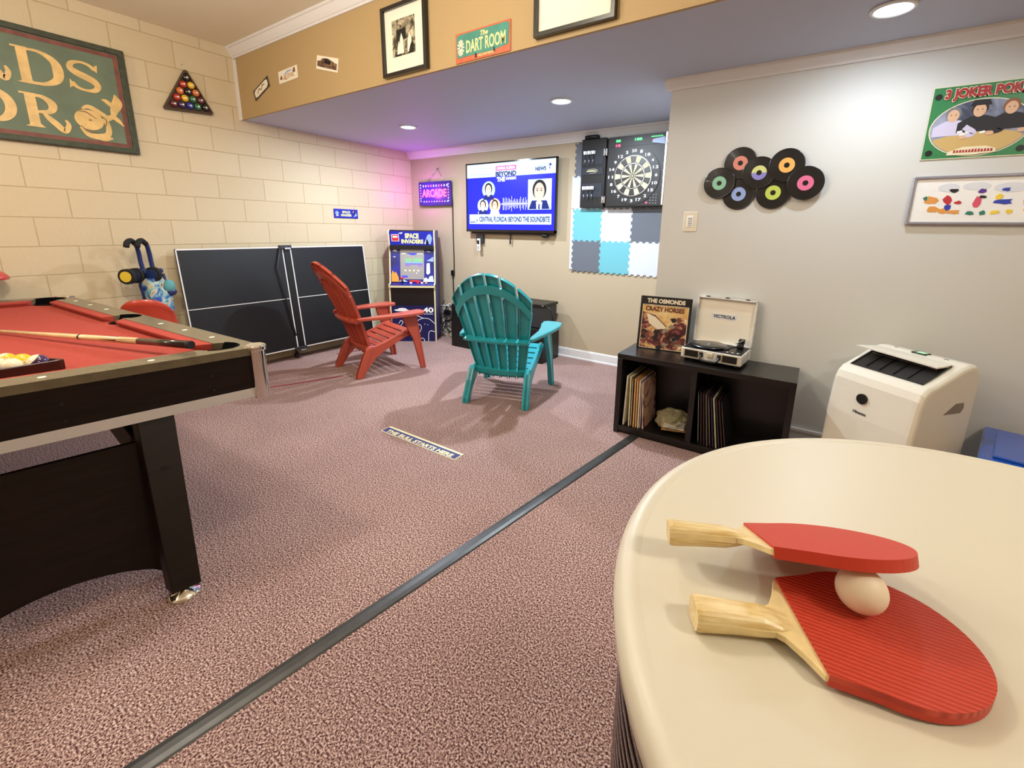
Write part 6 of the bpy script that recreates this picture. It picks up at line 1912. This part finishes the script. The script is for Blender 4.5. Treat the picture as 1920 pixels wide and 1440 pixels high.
def bat(label, M, top='pimpled_rubber', L=0.218, wd=0.128):
    """local x from handle end (0) to blade tip (L), z up through the blade"""
    t = thing('table_tennis_bat', label, 'bat', M.translation, group='table tennis bats on the bar table')
    t.matrix_world = M
    hl_, neck = 0.062, 0.082       # handle length, rubber starts
    R2 = wd / 2
    cxx = L - R2 * 1.06
    def outline(x_from, grow=0.0):
        pts = []
        a0 = math.radians(118)
        N = 40
        for i in range(N + 1):
            a = -a0 + 2 * a0 * i / N
            pts.append((cxx + (R2 * 1.06 + grow) * math.cos(a), (R2 + grow) * math.sin(a)))
        return pts
    full = outline(0)
    bw_ = R2 * 0.735
    half = [(hl_ - 0.012, 0.0105), (hl_ - 0.002, 0.0115), (hl_ + 0.006, 0.017), (hl_ + 0.014, 0.030), (hl_ + 0.0215, bw_ - 0.001)]
    inner = outline(0, -0.001)
    blade = [(x, -y) for x, y in half] + inner + half[::-1]
    MB('blade_ply').slab(blade, -0.0028, 0.0028).build('blade', t, bevel=0.0006)
    rub = [(hl_ + 0.0235, -bw_)] + full + [(hl_ + 0.0235, bw_)]
    MB(top).slab(rub, 0.0, 0.0052).build('rubber_sheet', t)
    MB('rubber_red').slab(rub, -0.0052, 0.0).build('rubber_sheet', t)
    for s_ in (1, -1):
        mb = MB('handle_wood')
        n = 10
        vs, fs = [], []
        st = [(0.0, 0.0135, 0.0105), (0.004, 0.0142, 0.0112), (0.03, 0.0128, 0.0098), (hl_ - 0.008, 0.0125, 0.0092), (hl_ + 0.006, 0.012, 0.006), (hl_ + 0.016, 0.008, 0.0032)]
        for (x, wy, hz_) in st:
            for i in range(n + 1):
                a = PI * i / n
                vs.append((x, wy * math.cos(a), s_ * (0.0026 + (hz_ - 0.0026) * min(1, math.sin(a) * 1.25))))
        w_ = n + 1
        for j in range(len(st) - 1):
            for i in range(n): fs.append((j * w_ + i, j * w_ + i + 1, (j + 1) * w_ + i + 1, (j + 1) * w_ + i))
            fs.append((j * w_, (j + 1) * w_, (j + 1) * w_ + n, j * w_ + n))
        fs += [tuple(range(w_)), tuple(range((len(st) - 1) * w_, len(st) * w_))]
        mb.raw(vs, fs, False); mb.build('handle', t)
    MB('blade_ply').span((0.0, -0.0135, -0.0027), (hl_, 0.0135, 0.0027)).build('handle_core', t)
    return t


def frame_from(o, ax, side):
    ax = Vector(ax).normalized(); side = Vector(side); z = ax.cross(side).normalized(); y = z.cross(ax)
    return Matrix(((ax.x, y.x, z.x, o[0]), (ax.y, y.y, z.y, o[1]), (ax.z, y.z, z.z, o[2]), (0, 0, 0, 1)))


# lower bat rests on its handle and blade edge
o = Vector((-0.054, 0.345, ZT + 0.0122))
tip = Vector((0.141, 0.4466, ZT + 0.0066))
MBt = frame_from(o, tip - o, (-0.4, 0.9, 0))
bat('red table tennis bat lying flat on the bar table, nearest to us', MBt)
# upper bat rests on the ball and on its far edge
o = Vector((-0.098, 0.414, ZT + 0.029))
tip = Vector((0.100, 0.501, ZT + 0.041))
MAt = frame_from(o, tip - o, Vector((0.0, 0.12, -0.045)))
bat('red table tennis bat propped on the white ball, farther one', MAt, top='rubber_red', L=0.216, wd=0.126)
t = thing('table_tennis_ball', 'white table tennis ball resting on the lower bat', 'ball', (0.063, 0.429, ZT + 0.0142 + 0.019))
mat('ball_white', '#eee0c8', 0.45)
MB('ball_white').ball((0, 0, 0), 0.019, n=24).build('shell', t)

# ------------------------------------------------------------------ throw line sticker
mat('sticker_blue', '#1f2468', 0.5); mat('sticker_cream', '#f0e6b4', 0.5)
t = thing('floor_sticker', 'dark blue floor sticker reading The Bull Starts Here on the carpet', 'sticker', (-2.028, 1.806, 0.0))
FLAT = Matrix.Rotation(-PI / 2, 4, 'X')
MB('sticker_cream').span((-0.338, -0.042, 0.0008), (0.338, 0.042, 0.0024)).build('sheet', t)
MB('sticker_blue').span((-0.333, -0.036, 0.0024), (0.333, 0.024, 0.0030)).build('blue_band', t)
text('THE BULL STARTS HERE', (-0.30, -0.033, 0.30, 0.004), 'sticker_cream', t, y=-0.0031, bold=0.04, M=FLAT)
